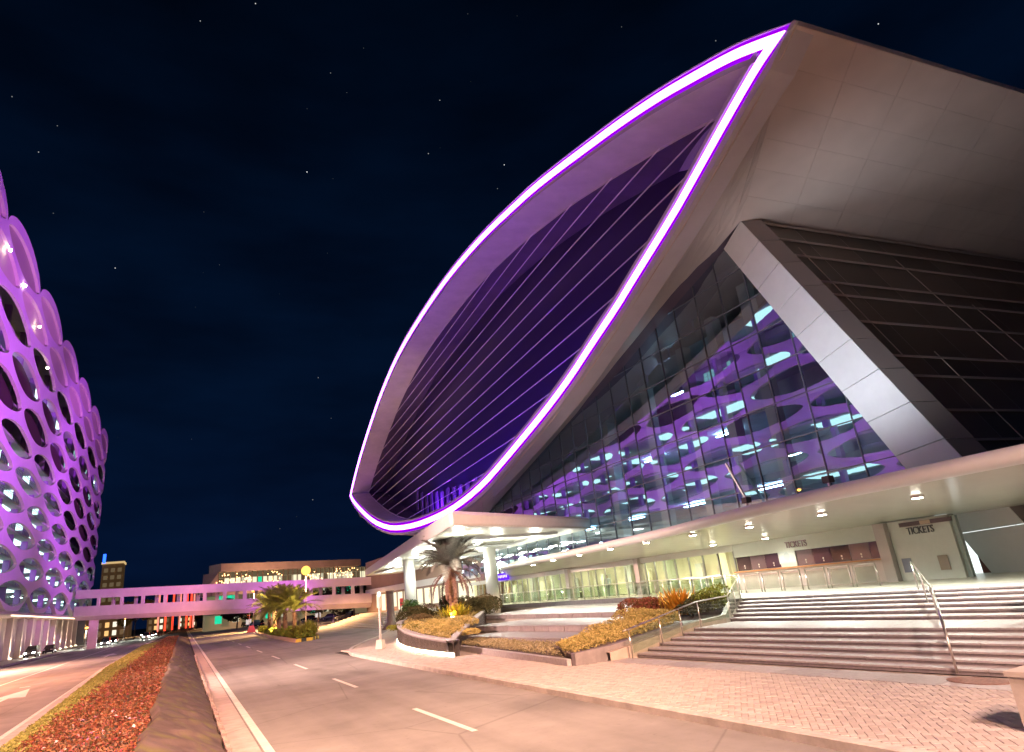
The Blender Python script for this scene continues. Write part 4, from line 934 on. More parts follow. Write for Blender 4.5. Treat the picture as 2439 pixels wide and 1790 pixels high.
for px_ in (-15.95, -11.59, -7.69, -3.62, -.06, 3.44, 6.9, 10.38, 13.82, 17.7, 21.51, 25.27, 28.3, 32.81, 36.34):
    t = (px_ - BA.x) / (BB.x - BA.x)
    for d in (.02, 3.83):
        w = .34 / Lb; bslab('post', 'sill', 'head', d, d + .25, skinb, t - w, t + w)
    if px_ < 8: MB().b2((px_ - .1, BA.lerp(BB, t).y + .8, bz(t, 'sill') - .05), (px_ + .1, BA.lerp(BB, t).y + 1.0, bz(t, 'sill') + .12)).build('lamp', emis('bridge_lamp', (1, .65, .35), 18), br_)
for (t, d) in ((.92, 2.0),): 
    p = q(t, 0, d); MB().tube([(p.x, p.y, 0), (p.x, p.y, bz(t, 'bot') + .1)], .6, 16).build('pier', skinb, br_, True)
p = q(.045, 0, 2); MB().b2((p.x - .8, p.y - .8, 0), (p.x + .8, p.y + .8, bz(.045, 'bot') + .1)).build('pier', skinb, br_)

# ------------------------------------------------------------------ shopping mall beyond the bridge
mall = thing('mall_building', 'long low mall with lit glazing behind the footbridge', 'building', (35, 230, 0))
MA, MBp = Vector((8.5, 214, 0)), Vector((66, 246, 0)); md = (MBp - MA).normalized(); mn = Vector((-md.y, md.x, 0)); ML = (MBp - MA).length
def ms(name, s0, s1, z0, z1, d0, d1, m, parent=mall, par=None):
    P = lambda s, d, z: MA + md * s + mn * d + Vector((0, 0, z))
    return MB().add([P(s0, d0, z0), P(s1, d0, z0), P(s1, d0, z1), P(s0, d0, z1), P(s0, d1, z0), P(s1, d1, z0), P(s1, d1, z1), P(s0, d1, z1)], [(0, 1, 2, 3), (7, 6, 5, 4), (4, 5, 1, 0), (1, 5, 6, 2), (2, 6, 7, 3), (4, 0, 3, 7)]).build(name, m, parent)
mallw = mat('mall_concrete', (.50, .40, .34), .7, var=.12, vscale=.3)
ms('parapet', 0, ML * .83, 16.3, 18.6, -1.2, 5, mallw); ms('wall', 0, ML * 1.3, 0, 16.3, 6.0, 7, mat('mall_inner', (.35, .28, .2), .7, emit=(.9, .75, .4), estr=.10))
ms('floor_band', -2, ML * 1.3, 9.6, 11.4, -.6, 6, mallw); ms('floor_band', 0, ML * 1.3, 4.3, 5.6, -.3, 6, mallw)
MB().add([MA + Vector((0, 0, 16.3)), MA + Vector((0, 0, 9.6)), MA - md * 5 + Vector((0, 0, 9.6)), MA + mn * 8 + Vector((0, 0, 16.3)), MA + mn * 8 + Vector((0, 0, 9.6))], [(0, 1, 2), (3, 2, 4), (0, 2, 3)]).build('slanted_wing', mallw, mall)
wins = [emis('mall_win_cream', (1, .92, .62), .85), emis('mall_win_green', (.02, .80, .42), .75), emis('mall_win_dim', (.5, .36, .2), .2), emis('mall_win_pale', (.9, .85, .6), .5)]
seqs = [2, 2, 0, 0, 0, 3, 0, 0, 1, 0, 0, 0, 3, 2, 2, 0, 0, 2, 2, 0, 0, 3, 2, 0, 0, 3, 3, 0, 0]
nw = 44
for k in range(nw):
    s0, s1 = ML * 1.25 * k / nw, ML * 1.25 * (k + 1) / nw
    ms('window_pane', s0 + .12, s1 - .12, 11.5, 14.6, 3.0, 3.05, wins[seqs[(k // 1) % len(seqs)]])
    ms('window_pane', s0 + .12, s1 - .12, 14.7, 16.2, 2.6, 2.65, wins[2])
    ms('mullion', s0 - .1, s0 + .1, 11.4, 16.3, -.1, .1, mat('mall_mullion', (.15, .10, .07), .6))
    ms('window_pane', s0 + .12, s1 - .12, 5.7, 9.5, 1.0, 1.05, wins[(1, 1, 2, 2, 3, 2)[k // 2 % 6]])
    if k % 3 == 0: ms('window_pane', s0 + .12, s1 + .4, 1.8, 4.0, 1.0, 1.05, wins[(1, 3, 2)[k // 3 % 3]])
b = MB(); rnd = random.Random(3)
for k in range(150):
    cl = rnd.choice((2, 7, 9, 19, 33, 36, 44, 47, 51)); s0 = cl + rnd.gauss(0, 1.3); zz = rnd.uniform(11.7, 15.8); P = MA + md * s0 + mn * -.3; b.box((P.x, P.y, zz), (.22, .22, .22))
b.build('string_lights', emis('string_light', (1, .5, .18), 7), mall, kind='stuff')
MB().b2((-2, 380, 0), (-1, 381, 1)).v
tw = thing('distant_tower', 'brown apartment tower beyond the far end of the garage', 'building', (-32, 400, 0))
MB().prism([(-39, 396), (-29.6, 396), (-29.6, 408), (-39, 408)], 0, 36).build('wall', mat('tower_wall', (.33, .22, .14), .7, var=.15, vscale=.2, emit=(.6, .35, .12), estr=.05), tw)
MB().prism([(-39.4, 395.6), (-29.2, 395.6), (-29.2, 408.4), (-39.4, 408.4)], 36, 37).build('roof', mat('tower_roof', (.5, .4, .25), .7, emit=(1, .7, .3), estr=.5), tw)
for k in range(9):
    for j in range(3): MB().b2((-38 + j * 3, 395.9, 3 + k * 3.6), (-36.2 + j * 3, 395.95, 5 + k * 3.6)).build('window', wins[2], tw)
MB().b2((-38.9, 395.0, 36.5), (-37.6, 395.2, 41)).build('blue_sign', emis('blue_sign', (.02, .1, 1), 3), tw)

# red light columns and signs far down the road
redc = emis('red_strip', (1, .05, .02), 2.2); redp = emis('pink_strip', (1, .25, .18), 1.2)
pos = [(-9, 300, 'first'), (-6.5, 300, 'second'), (-4, 306, 'third'), (-1.5, 312, 'fourth'), (1, 318, 'fifth'), (2.6, 322, 'sixth'), (3.8, 330, 'seventh')]
for i, (xx, yy, w) in enumerate(pos):
    t = thing('light_column', 'red light column under the bridge, %s from the left' % w, 'light column', (xx, yy, 0), 'red light columns')
    MB().tube([(xx, yy, 0), (xx, yy, 15)], .32, 10).build('shaft', redc if i % 3 else redp, t); MB().tube([(xx, yy, 0), (xx, yy, 1)], .8, 10).build('foot', MATS['post_dark'], t)
for i, (xx, yy, zz, l) in enumerate(((16.5, 205, 7, 'left of the palm island'), (33.0, 190, 6.5, 'between the dark trees right of the palms'))):
    t = thing('pylon_sign', 'orange red lit pylon sign %s' % l, 'sign', (xx, yy, 0)); MB().b2((xx - .45, yy, 2.2), (xx + .45, yy + .3, zz)).build('lit_face', emis('pylon_red', (1, .12, .03), .9), t); MB().b2((xx - .7, yy - .05, .8), (xx + .7, yy + .3, 2.2)).build('white_panel', emis('pylon_white', (.95, .8, .75), .6), t); MB().b2((xx - .2, yy, 0), (xx + .2, yy + .3, .8)).build('post', steel, t)

# ------------------------------------------------------------------ street lamps, some added out of view
polem = mat('pole_paint', (.36, .32, .32), .45, .3)
def street_lamp(label, loc, h, power, col=(1, .55, .22), arm=1.4, rz=0, group=None, real=True, basec=True, headr=.3):
    t = thing('street_lamp', label, 'street lamp', loc, group, local=True, rz=rz)
    MB().tube([(0, 0, 0), (0, 0, h * .5), (0, 0, h)], [.11, .09, .06], 10).build('pole', polem, t, True)
    if basec: MB().prism([(-.3, -.3), (.3, -.3), (.3, .3), (-.3, .3)], 0, .5).build('base', concrete, t)
    if arm: MB().tube([(0, 0, h - .1), (arm * .5, 0, h + .15), (arm, 0, h + .2)], .045, 8).build('arm', polem, t, True)
    if headr <= .45: hd = MB().tube([(arm - .35, 0, h + .22), (arm, 0, h + .25), (arm + .35, 0, h + .2)], [.1, .17, .1], 8).build('lamp_head', polem, t, True)
    if headr > .45:      # oversized glowing ball, the lamp's glare put into its shape
        MB().tube([(0, 0, h + .25 + headr * math.sin(a)) for a in [-PI / 2 + PI * i / 8 for i in range(9)]], [max(.03, headr * math.cos(-PI / 2 + PI * i / 8)) for i in range(9)], 14).build('globe', emis('globe_glare', (1, .44, .07), 2.6), t, True)
    else: MB().tube([(arm, 0, h + .08), (arm, 0, h - .02), (arm, 0, h - .16)], [.2 * headr / .3, headr, .12], 10).build('lens', emis('lamp_lens', (1, .42, .06), 9), t, True)
    if power:
        ca, sa = math.cos(rz), math.sin(rz); lamp('SPOT', (loc[0] + arm * ca, loc[1] + arm * sa, loc[2] + h - (.45 if headr <= .45 else headr)), power, col, (loc[0] + arm * ca, loc[1] + arm * sa, -5), 158, .35, .9)
    return t
G = 'street lamps'
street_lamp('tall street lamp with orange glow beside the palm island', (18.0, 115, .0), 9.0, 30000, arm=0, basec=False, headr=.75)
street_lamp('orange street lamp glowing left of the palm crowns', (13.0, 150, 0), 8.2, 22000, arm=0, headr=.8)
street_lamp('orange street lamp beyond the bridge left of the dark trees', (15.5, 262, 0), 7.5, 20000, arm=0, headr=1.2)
street_lamp('street lamp on the median behind the viewer', (-.4, -9, .5), 11.5, 21000, (1, .55, .36), 2.6, 0)
street_lamp('street lamp on the pavement before the steps, out of view', (9.9, -5, .15), 11.5, 17500, (1, .62, .50), 1.8, PI)
street_lamp('added street lamp on the opposite kerb, unseen to the left', (-20.2, 26, 0), 12, 11000, (1, .36, .22), 2.4, 0)  # kerb lamps on this side are added unseen to light the road
street_lamp('added street lamp on the opposite kerb, unseen past the left edge', (-20.2, 62, 0), 12, 27000, (1, .40, .22), 4.5, 0)
street_lamp('added street lamp on the garage kerb, unseen beyond the left edge', (-20.2, 88, 0), 6.2, 22000, (1, .48, .32), 1.5, 0)
hm = thing('added_mast_light', 'added floodlight mast behind the viewer, unseen, brightening the road', 'street lamp', (3, -18, 0))
MB().tube([(3, -18, 0), (3, -18, 22)], [.3, .14], 12).build('pole', polem, hm, True); MB().box((3, -17.7, 22.1), (1.4, .5, .5)).build('lamp_head', polem, hm); MB().box((3, -17.4, 22.0), (1.2, .06, .36)).build('lens', emis('lamp_lens', (1, .42, .06), 9), hm)
lamp('SPOT', (3, -17.2, 22), 250000, (1, .55, .35), (4.5, 40, 0), 48, .9, .5)  # added unseen flood that warms the middle of the road
gf = thing('added_wall_light', 'added floodlight at the garage skin, unseen, brightening the terrace', 'floodlight', (-20.6, 38, 14)); MB().box((-20.3, 38, 14), (.4, .9, .5)).build('housing', polem, gf); MB().box((-20.8, 38, 14), (.7, .1, .1)).build('bracket', polem, gf)
lamp('SPOT', (-20.0, 38, 14), 120000, (1, .62, .50), (18, 38, 1.5), 48, 1.0, .4)  # added unseen flood that lifts the terrace and planter walls
for i, (xx, yy, hh, l) in enumerate(((11.5, 330, 8.5, 'farthest but one orange lamp with glare ball at the road end'), (9.5, 400, 9, 'farthest orange lamp with glare ball at the road end'), (-3.5, 270, 9.5, 'orange lamp with glare ball on the far median under the bridge'), (-19, 300, 9, 'orange lamp with glare ball left of the red light columns'))):
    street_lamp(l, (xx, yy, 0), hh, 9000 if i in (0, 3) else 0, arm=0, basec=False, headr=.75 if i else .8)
for i, (x0, x1, yy, hh, l) in enumerate(((-60, -22, 360, 13, 'low amber lit block at the far left under the bridge'), (-20, -6, 470, 9, 'low block behind the red light columns'), (-4, 9, 560, 8, 'low dark block closing the end of the road'), (10, 30, 430, 9, 'low block at the far right of the road end'))):
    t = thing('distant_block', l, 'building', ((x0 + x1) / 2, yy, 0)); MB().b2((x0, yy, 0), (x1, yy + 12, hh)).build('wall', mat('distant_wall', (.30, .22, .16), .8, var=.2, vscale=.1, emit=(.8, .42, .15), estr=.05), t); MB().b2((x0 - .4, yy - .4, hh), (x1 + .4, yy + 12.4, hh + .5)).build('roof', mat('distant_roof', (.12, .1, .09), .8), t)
    for k in range(int((x1 - x0) / 3)):
        for j in range(2): MB().b2((x0 + 1 + k * 3, yy - .06, 1.2 + j * 3.6), (x0 + 2.6 + k * 3, yy - .02, 3.4 + j * 3.6)).build('window', (emis('amber_window', (1, .55, .2), .9), emis('dim_window', (.5, .3, .15), .25), emis('white_window', (1, .9, .7), .9))[(k * 2 + j * 3 + i) % 3], t)
# small white globe posts
def post_lamp(label, loc, h):
    t = thing('post_lamp', label, 'lamp post', loc, 'slim post lamps', local=True)
    MB().tube([(0, 0, .3), (0, 0, h)], [.075, .055], 10).build('pole', mat('post_lamp_paint', (.45, .38, .38), .4), t, True)
    MB().tube([(0, 0, 0), (0, 0, .02), (0, 0, .55), (0, 0, .56)], [.30, .34, .26, .1], 4).build('base', concrete, t)
    MB().tube([(0, 0, h), (0, 0, h + .12), (0, 0, h + .3)], [.06, .13, .08], 10).build('lens', emis('pale_lens', (1, .9, .85), 2.0), t, True)
post_lamp('slim post lamp on a concrete block at the driveway corner', (11.12, 42.2, .15), 3.1)
post_lamp('slim post lamp at the far end of the palm island', (12.2, 150, 0), 6.2)
post_lamp('slim post lamp right of the tall orange lamp', (27.4, 140, 0), 6.4)
for i, (xx, yy, hh) in enumerate(((-12.2, 128, 4.2), (-14.5, 215, 6.0))):
    t = street_lamp(('white lamp standing on the left road under the bridge', 'white lamp deep under the bridge')[i], (xx - (6 if i == 0 else 0), yy + (40 if i == 0 else 0), 0), hh, 2500, (.9, 1, .85), arm=0, headr=.35)

# ------------------------------------------------------------------ palms, shrubs, trees
def frond_mesh(name, L, droop, m, nl=42, wid=.5):
    b = MB(); pts = []
    for i in range(nl + 1):
        t = i / nl; a = lerp(.95, .95 - droop, t); pts.append(None)
    p = Vector((0, 0, 0)); path = [p.copy()]; 
    for i in range(nl):
        t = i / nl; a = 1.05 - droop * (t ** 1.2); p = p + Vector((math.cos(a), 0, math.sin(a))) * (L / nl); path.append(p.copy())
    b.tube(path[::3] + [path[-1]], [.035 * (1 - .8 * k / (len(path[::3]))) for k in range(len(path[::3]) + 1)], 4)
    for i in range(4, nl):
        t = i / nl; w = wid * math.sin(PI * min(1, .12 + t * .88)) ** .7; d = (path[i + 1] - path[i]).normalized()
        for sgn in (-1, 1):
            for rep in range(2):
                q = path[i] + d * (rep * .5 * L / nl); side = Vector((0, sgn, 0)); tip = q + (side * .78 + d * .6 + Vector((0, 0, random.uniform(-.15, .35)))) * w * random.uniform(.8, 1.1); u = d * .034
                b.add([q - u, q + u, tip], [(0, 1, 2)])
    me = b.mesh(name); me.materials.append(m); return me
def palm(label, loc, h, L, nf, leafm, trunkm, group=None, tr=.24, wid=.5, skirt=0):
    t = thing('palm_tree', label, 'palm tree', loc, group, local=True)
    pts, rr = [], []
    n = int(h / .14)
    for i in range(n + 1): pts.append((.06 * math.sin(i * .2), .05 * math.sin(i * .13), h * i / n)); rr.append(tr * (1.15 - .3 * i / n) * (1.1 if i % 2 else .92))
    MB().tube(pts, rr, 12).build('trunk', trunkm, t)
    b = MB()
    for i in range(60):
        zz = h * random.uniform(.25, 1.0); a = random.uniform(0, 2 * PI); r = tr * .95; c = Vector((math.cos(a), math.sin(a), 0)); p = c * r + Vector((0, 0, zz)); s = Vector((-c.y, c.x, 0)) * .07
        b.add([p - s, p + s, p + c * .12 + Vector((0, 0, .2))], [(0, 1, 2)])
    b.build('leaf_bases', trunkm, t, kind='stuff')
    V = [frond_mesh('frond', L * f, d, leafm, wid=wid) for f, d in ((1, 1.25), (.95, 1.6), (1.05, .95), (.85, .5))]
    VS = frond_mesh('hanging_frond', L * .9, 1.5, mat('dry_frond', (.15, .075, .06), .8, island=[(.18, .08, .06), (.12, .06, .05), (.22, .11, .08)]), 26, wid * .55)
    for i in range(nf):
        k = i / nf; el = 0; v = V[3] if k < .18 else V[2] if k < .45 else V[0] if k < .75 else V[1]
        o = link('frond', v, (0, 0, h + .08), t); o.rotation_euler = (random.gauss(0, .12), -lerp(.5, -.55, k) + random.gauss(0, .14), i * 2.399 + random.gauss(0, .2))
    for i in range(skirt):
        o = link('hanging_frond', VS, (0, 0, h - .15), t); o.rotation_euler = (random.gauss(0, .1), 1.25 + random.gauss(0, .2), i * 2.399 + .7)
    return t
leafd = mat('palm_leaf_grey', (.13, .125, .10), .55, island=[(.20, .18, .16), (.14, .13, .11), (.26, .23, .21)])
leafy = mat('palm_leaf_green', (.13, .15, .04), .5, island=[(.26, .27, .07), (.20, .22, .05), (.36, .31, .10)])
bark = mat('palm_bark', (.24, .13, .085), .85, var=.35, vscale=9, bump=.5, bscale=30)
palm('grey leaved date palm with drooping skirt standing in the stone planter', (18.2, 47.6, 1.1), 3.7, 3.2, 64, leafd, bark, tr=.32, wid=.6, skirt=13)
for i, (xx, yy, hh, lab) in enumerate(((12.4, 88, 2.7, 'palm nearest the tall lamp at the right end of the palm island'), (11.6, 90.5, 3.0, 'second palm from the right on the palm island'), (11.2, 93.5, 2.8, 'middle palm of the palm island'), (11.6, 101, 3.4, 'fourth palm from the right on the palm island'), (11.6, 108, 2.8, 'leftmost palm of the palm island'))):
    palm(lab, (xx, yy, .2), hh, 3.9, 36, leafy, bark, 'palms on the traffic island', wid=.85, tr=.26)
for (xx, yy) in ((12.3, 83), (10.6, 97), (13.6, 97)):
    lamp('SPOT', (xx, yy, .6), 5200, (1, .66, .25), (12.3, yy + 3, 5), 120, .8, .15)
def shrub(label, loc, r, n, size, m, cat='shrub', name='shrub', group=None, spiky=False, lobes=5, ratio=2.0):
    t = thing(name, label, cat, loc, group, local=True); b = MB(); rnd = random
    if spiky:
        for i in range(n):
            a = rnd.uniform(0, 2 * PI); el = rnd.uniform(.25, 1.35); L = r[2] * rnd.uniform(.7, 1.25); d = Vector((math.cos(a) * math.cos(el) * r[0] / r[2], math.sin(a) * math.cos(el) * r[1] / r[2], math.sin(el))); p = Vector((rnd.gauss(0, r[0] * .22), rnd.gauss(0, r[1] * .22), 0)); s = Vector((-math.sin(a), math.cos(a), 0)) * size * .5; mid = p + d * L * .55 + Vector((0, 0, .04)); tip = p + d * L + Vector((0, 0, -L * .12))
            b.add([p - s * .5, p + s * .5, mid + s, tip, mid - s], [(0, 1, 2, 4), (4, 2, 3)])
    else:
        LB = [(Vector((rnd.gauss(0, .42) * r[0], rnd.gauss(0, .42) * r[1], rnd.uniform(.25, .65) * r[2])), rnd.uniform(.3, .6)) for _ in range(lobes + 5)]
        def f():
            c, k = rnd.choice(LB); a = rnd.uniform(0, 2 * PI); u = rnd.uniform(-.5, 1); q = math.sqrt(1 - u * u) if abs(u) < 1 else 0; rad = rnd.uniform(.72, 1.05) ** .5
            p = c + Vector((math.cos(a) * q * r[0] * k, math.sin(a) * q * r[1] * k, u * r[2] * k)) * rad; p.z = max(.02, p.z); return p, 1
        leaves(b, int(n * 1.15), f, size * 1.15, .9, ratio, .5)
    b.build('foliage', m, t); q = MB()
    for i in range(4): a = i * 1.7; q.tube([(0, 0, -.05), (math.cos(a) * r[0] * .3, math.sin(a) * r[1] * .3, r[2] * .5)], .03, 5)
    q.build('stems', mat('stem_wood', (.10, .07, .05), .9), t); return t
LF = lambda nm, cs: mat(nm, cs[0], .8, island=cs, spec=.15)
redsh = LF('red_shrub', [(.16, .04, .03), (.24, .07, .05), (.10, .05, .02), (.14, .09, .03), (.30, .08, .07)]); orsh = LF('orange_shrub', [(.55, .20, .02), (.42, .22, .03), (.60, .26, .03), (.25, .20, .03)]); gsh = LF('green_shrub', [(.12, .14, .02), (.20, .20, .03), (.08, .10, .02), (.26, .24, .05)]); dsh = LF('dark_shrub', [(.05, .055, .025), (.08, .07, .03), (.04, .045, .02)]); gold = LF('gold_shrub', [(.40, .31, .11), (.50, .40, .17), (.28, .23, .08), (.38, .33, .11)]); brsh = LF('brown_shrub', [(.14, .10, .05), (.10, .08, .04), (.18, .12, .07)])
shrub('round dark red shrub left of the orange croton', (20.2, 26.3, .85), (1.25, 1.4, .95), 6500, .11, redsh)
shrub('spiky bright orange croton above the golden hedge', (20.8, 25.0, .9), (1.2, 1.5, 1.3), 420, .10, orsh, spiky=True)
shrub('low dark shrub between the croton and the green bush', (20.6, 23.9, .85), (1.0, 1.1, .7), 2600, .10, dsh)
shrub('rounded yellow green bush right of the croton', (21.3, 23.6, 1.0), (1.0, 1.0, .95), 3200, .11, gsh)
shrub('small dark bush behind the handrail bend', (22.0, 23.9, 1.08), (.55, .6, .7), 1200, .09, brsh)
shrub('golden mounded shrub on the upper part of the stair trough', (17.5, 22.9, .78), (1.4, 1.6, .66), 6500, .085, gold)
shrub('golden mounded shrub spilling over the stair trough end', (16.0, 22.2, .66), (1.35, 1.2, .55), 5500, .085, gold)
shrub('small golden clump at the foot of the trough', (14.6, 21.5, .55), (.9, .7, .4), 2400, .08, gold)
shrub('low golden tuft at the road end of the stair trough', (13.5, 22.0, .5), (.9, 1.0, .42), 2600, .08, gold)
shrub('golden shrub in the middle of the stone planter', (14.6, 40.5, .85), (1.5, 2.2, .7), 5000, .10, gold)
shrub('golden shrub near the tip of the stone planter', (13.0, 35.6, .75), (1.1, 2.0, .55), 4000, .09, gold)
shrub('golden creeping shrub at the left of the stone planter', (13.6, 44.5, .9), (.9, 2.0, .45), 2600, .10, gsh)
shrub('yellow spiky fern lit from below under the date palm', (17.8, 46.4, 1.05), (1.5, 1.6, 1.3), 420, .09, LF('fern_yellow', [(.40, .30, .03), (.30, .26, .03), (.22, .22, .03), (.45, .26, .03)]), spiky=True)
shrub('dark rounded shrub left of the palm trunk', (16.2, 49.5, 1.15), (1.6, 1.6, 1.1), 3200, .14, dsh)
shrub('brown low shrub at the left rim of the planter', (15.4, 47.5, 1.05), (1.0, 1.2, .75), 2200, .12, brsh)
shrub('large dark shrub right of the palm trunk', (21.2, 49.5, 1.15), (1.9, 1.9, 1.6), 4600, .15, dsh)
shrub('tall dark shrub standing behind the palm trunk', (19.9, 52.5, 1.2), (1.1, 1.1, 1.7), 2600, .17, dsh)
shrub('brownish shrub at the far right of the planter', (22.6, 52.5, 1.2), (1.5, 1.5, 1.3), 3000, .14, brsh)
shrub('leafy green sapling beside the white column', (20.2, 64, 1.3), (.9, .9, 1.5), 900, .22, LF('sapling', [(.12, .2, .07), (.16, .26, .1)]))
lamp('SPOT', (17.2, 45.4, 1.5), 420, (1, .72, .18), (18.2, 47.6, 4.5), 120, .7, .1)
up1 = thing('garden_uplight', 'small yellow garden uplight under the date palm', 'light', (17.2, 45.3, 1.1)); MB().tube([(17.2, 45.3, 1.1), (17.2, 45.3, 1.38)], .09, 8).build('housing', MATS['post_dark'], up1); MB().tube([(17.2, 45.3, 1.38), (17.2, 45.3, 1.42)], .12, 8).build('lens', emis('garden_lens', (1, .8, .3), 30), up1)
# palm island
isl = thing('traffic_island', 'kerbed planting island of palms with striped nose', 'traffic island', (12, 90, 0))
IP = [(10.05, 70.2), (11.6, 70.6), (12.7, 73), (13.4, 77.5), (14.6, 90), (15, 110), (14.2, 130), (13, 131), (10.9, 120), (10.2, 95)]
MB().prism(IP, 0, .22).build('soil', MATS['bed_soil'], isl)
def shrink(P, d): c = Vector((sum(p[0] for p in P) / len(P), sum(p[1] for p in P) / len(P))); return [(p[0] + (c.x - p[0]) / math.hypot(c.x - p[0], c.y - p[1]) * d, p[1] + (c.y - p[1]) / math.hypot(c.x - p[0], c.y - p[1]) * d) for p in P]
blk, yel = mat('kerb_black', (.03, .03, .03), .6), mat('kerb_yellow', (.62, .42, .06), .6)
n = len(IP)
kpts = []
for i in range(n):
    a, c = Vector(IP[i]), Vector(IP[(i + 1) % n]); L = (c - a).length; m_ = max(1, int(L / (.5 if i < 4 else 3)))
    for k in range(m_):
        p0, p1 = a.lerp(c, k / m_), a.lerp(c, (k + .985) / m_); d = (p1 - p0).normalized(); nr = Vector((-d.y, d.x)) * .22
        o_ = Vector((d.y, -d.x)) * .05
        MB().prism([tuple(p0 + o_), tuple(p1 + o_), tuple(p1 + nr), tuple(p0 + nr)], -.02, .3).build('kerb_block', (blk if k % 2 else yel) if i < 4 else mat('kerb_tan', (.5, .36, .22), .7, objvar=.1), isl)
b = MB()
def ig():
    y = random.uniform(71.5, 128); x = random.uniform(interp([(70, 10.5), (95, 10.5), (131, 12)], y), interp([(70, 11.5), (77, 13), (90, 14.2), (130, 14)], y)); return (x, y, .35 + random.uniform(0, .75) * (.5 + .5 * math.sin(x * 2 + y))), 1
leaves(b, 9000, ig, .36, .8, 2.2); b.build('island_planting', LF('island_green', [(.14, .19, .03), (.20, .24, .04), (.10, .13, .02), (.24, .2, .04)]), isl, kind='stuff')
for i, (xx, yy, l) in enumerate(((11.9, 73.5, 'spiky yellow green plant at the striped island nose'), (11.0, 75.5, 'spiky plant behind the island nose on the road side'), (12.6, 78, 'spiky plant on the driveway side of the island nose'))):
    shrub(l, (xx, yy, .3), (1.3, 1.3, 1.7), 140, .14, gsh, spiky=True)
ob_ = thing('traffic_barrier', 'orange plastic barrier at the far end of the palm island', 'barrier', (11.6, 140, 0)); b = MB(); b.extr([(11.0, 140, 0), (12.6, 140, 0), (12.2, 140, 1.2), (11.4, 140, 1.2)], (0, .5, 0)); b.build('body', mat('barrier_orange', (.75, .14, .03), .5), ob_)
def tree(label, loc, h, r, n, size, m, trunk=.22, group=None):
    t = thing('tree', label, 'tree', loc, group, local=True)
    MB().tube([(0, 0, 0), (.1, 0, h * .25), (0, .1, h * .5)], [trunk, trunk * .8, trunk * .5], 8).build('trunk', mat('tree_bark', (.10, .07, .05), .9), t)
    b = MB()
    for i in range(5): a = i * 1.3; b.tube([(0, .05, h * .42), (math.cos(a) * r * .6, math.sin(a) * r * .6, h * .75)], [trunk * .4, .04], 5)
    b.build('limbs', MATS['tree_bark'], t); b = MB()
    LB = [(Vector((math.cos(i * 2.4) * r * .55, math.sin(i * 2.4) * r * .55, h * random.uniform(.5, .85))), random.uniform(.35, .55) * r) for i in range(10)]
    def f():
        c, k = random.choice(LB); a = random.uniform(0, 2 * PI); u = random.uniform(-1, 1); q = math.sqrt(1 - u * u); rr = k * random.uniform(.5, 1.08) ** .5
        return c + Vector((math.cos(a) * q, math.sin(a) * q, u * .8)) * rr, 1
    leaves(b, n, f, size, .9, 1.8); b.build('crown', m, t); return t
dtree = LF('night_leaf', [(.035, .035, .015), (.05, .045, .02), (.025, .025, .012)])
tree('dark round tree left of the palm island behind parked cars', (13.4, 204, 0), 8.2, 5.0, 5200, .7, dtree)
tree('dark round tree right of the tall orange lamp', (27.5, 158, 0), 6.8, 4.4, 4600, .6, dtree)
tree('dark round tree left of the side steps', (30.6, 136, 0), 6.2, 4.6, 4600, .55, dtree)
ytree = LF('lit_leaf', [(.30, .20, .04), (.22, .16, .04), (.16, .13, .03)])
tree('amber lit tree under the bridge at the left', (-13, 232, 0), 11, 5, 4200, .7, ytree)
tree('small amber lit tree beside the far orange lamp', (13.2, 285, 0), 8, 3.6, 2800, .6, ytree)
tree('bushy green tree at the end of the road', (8.5, 380, 0), 8, 6, 2600, .8, LF('far_green', [(.12, .2, .04), (.3, .2, .04)]))

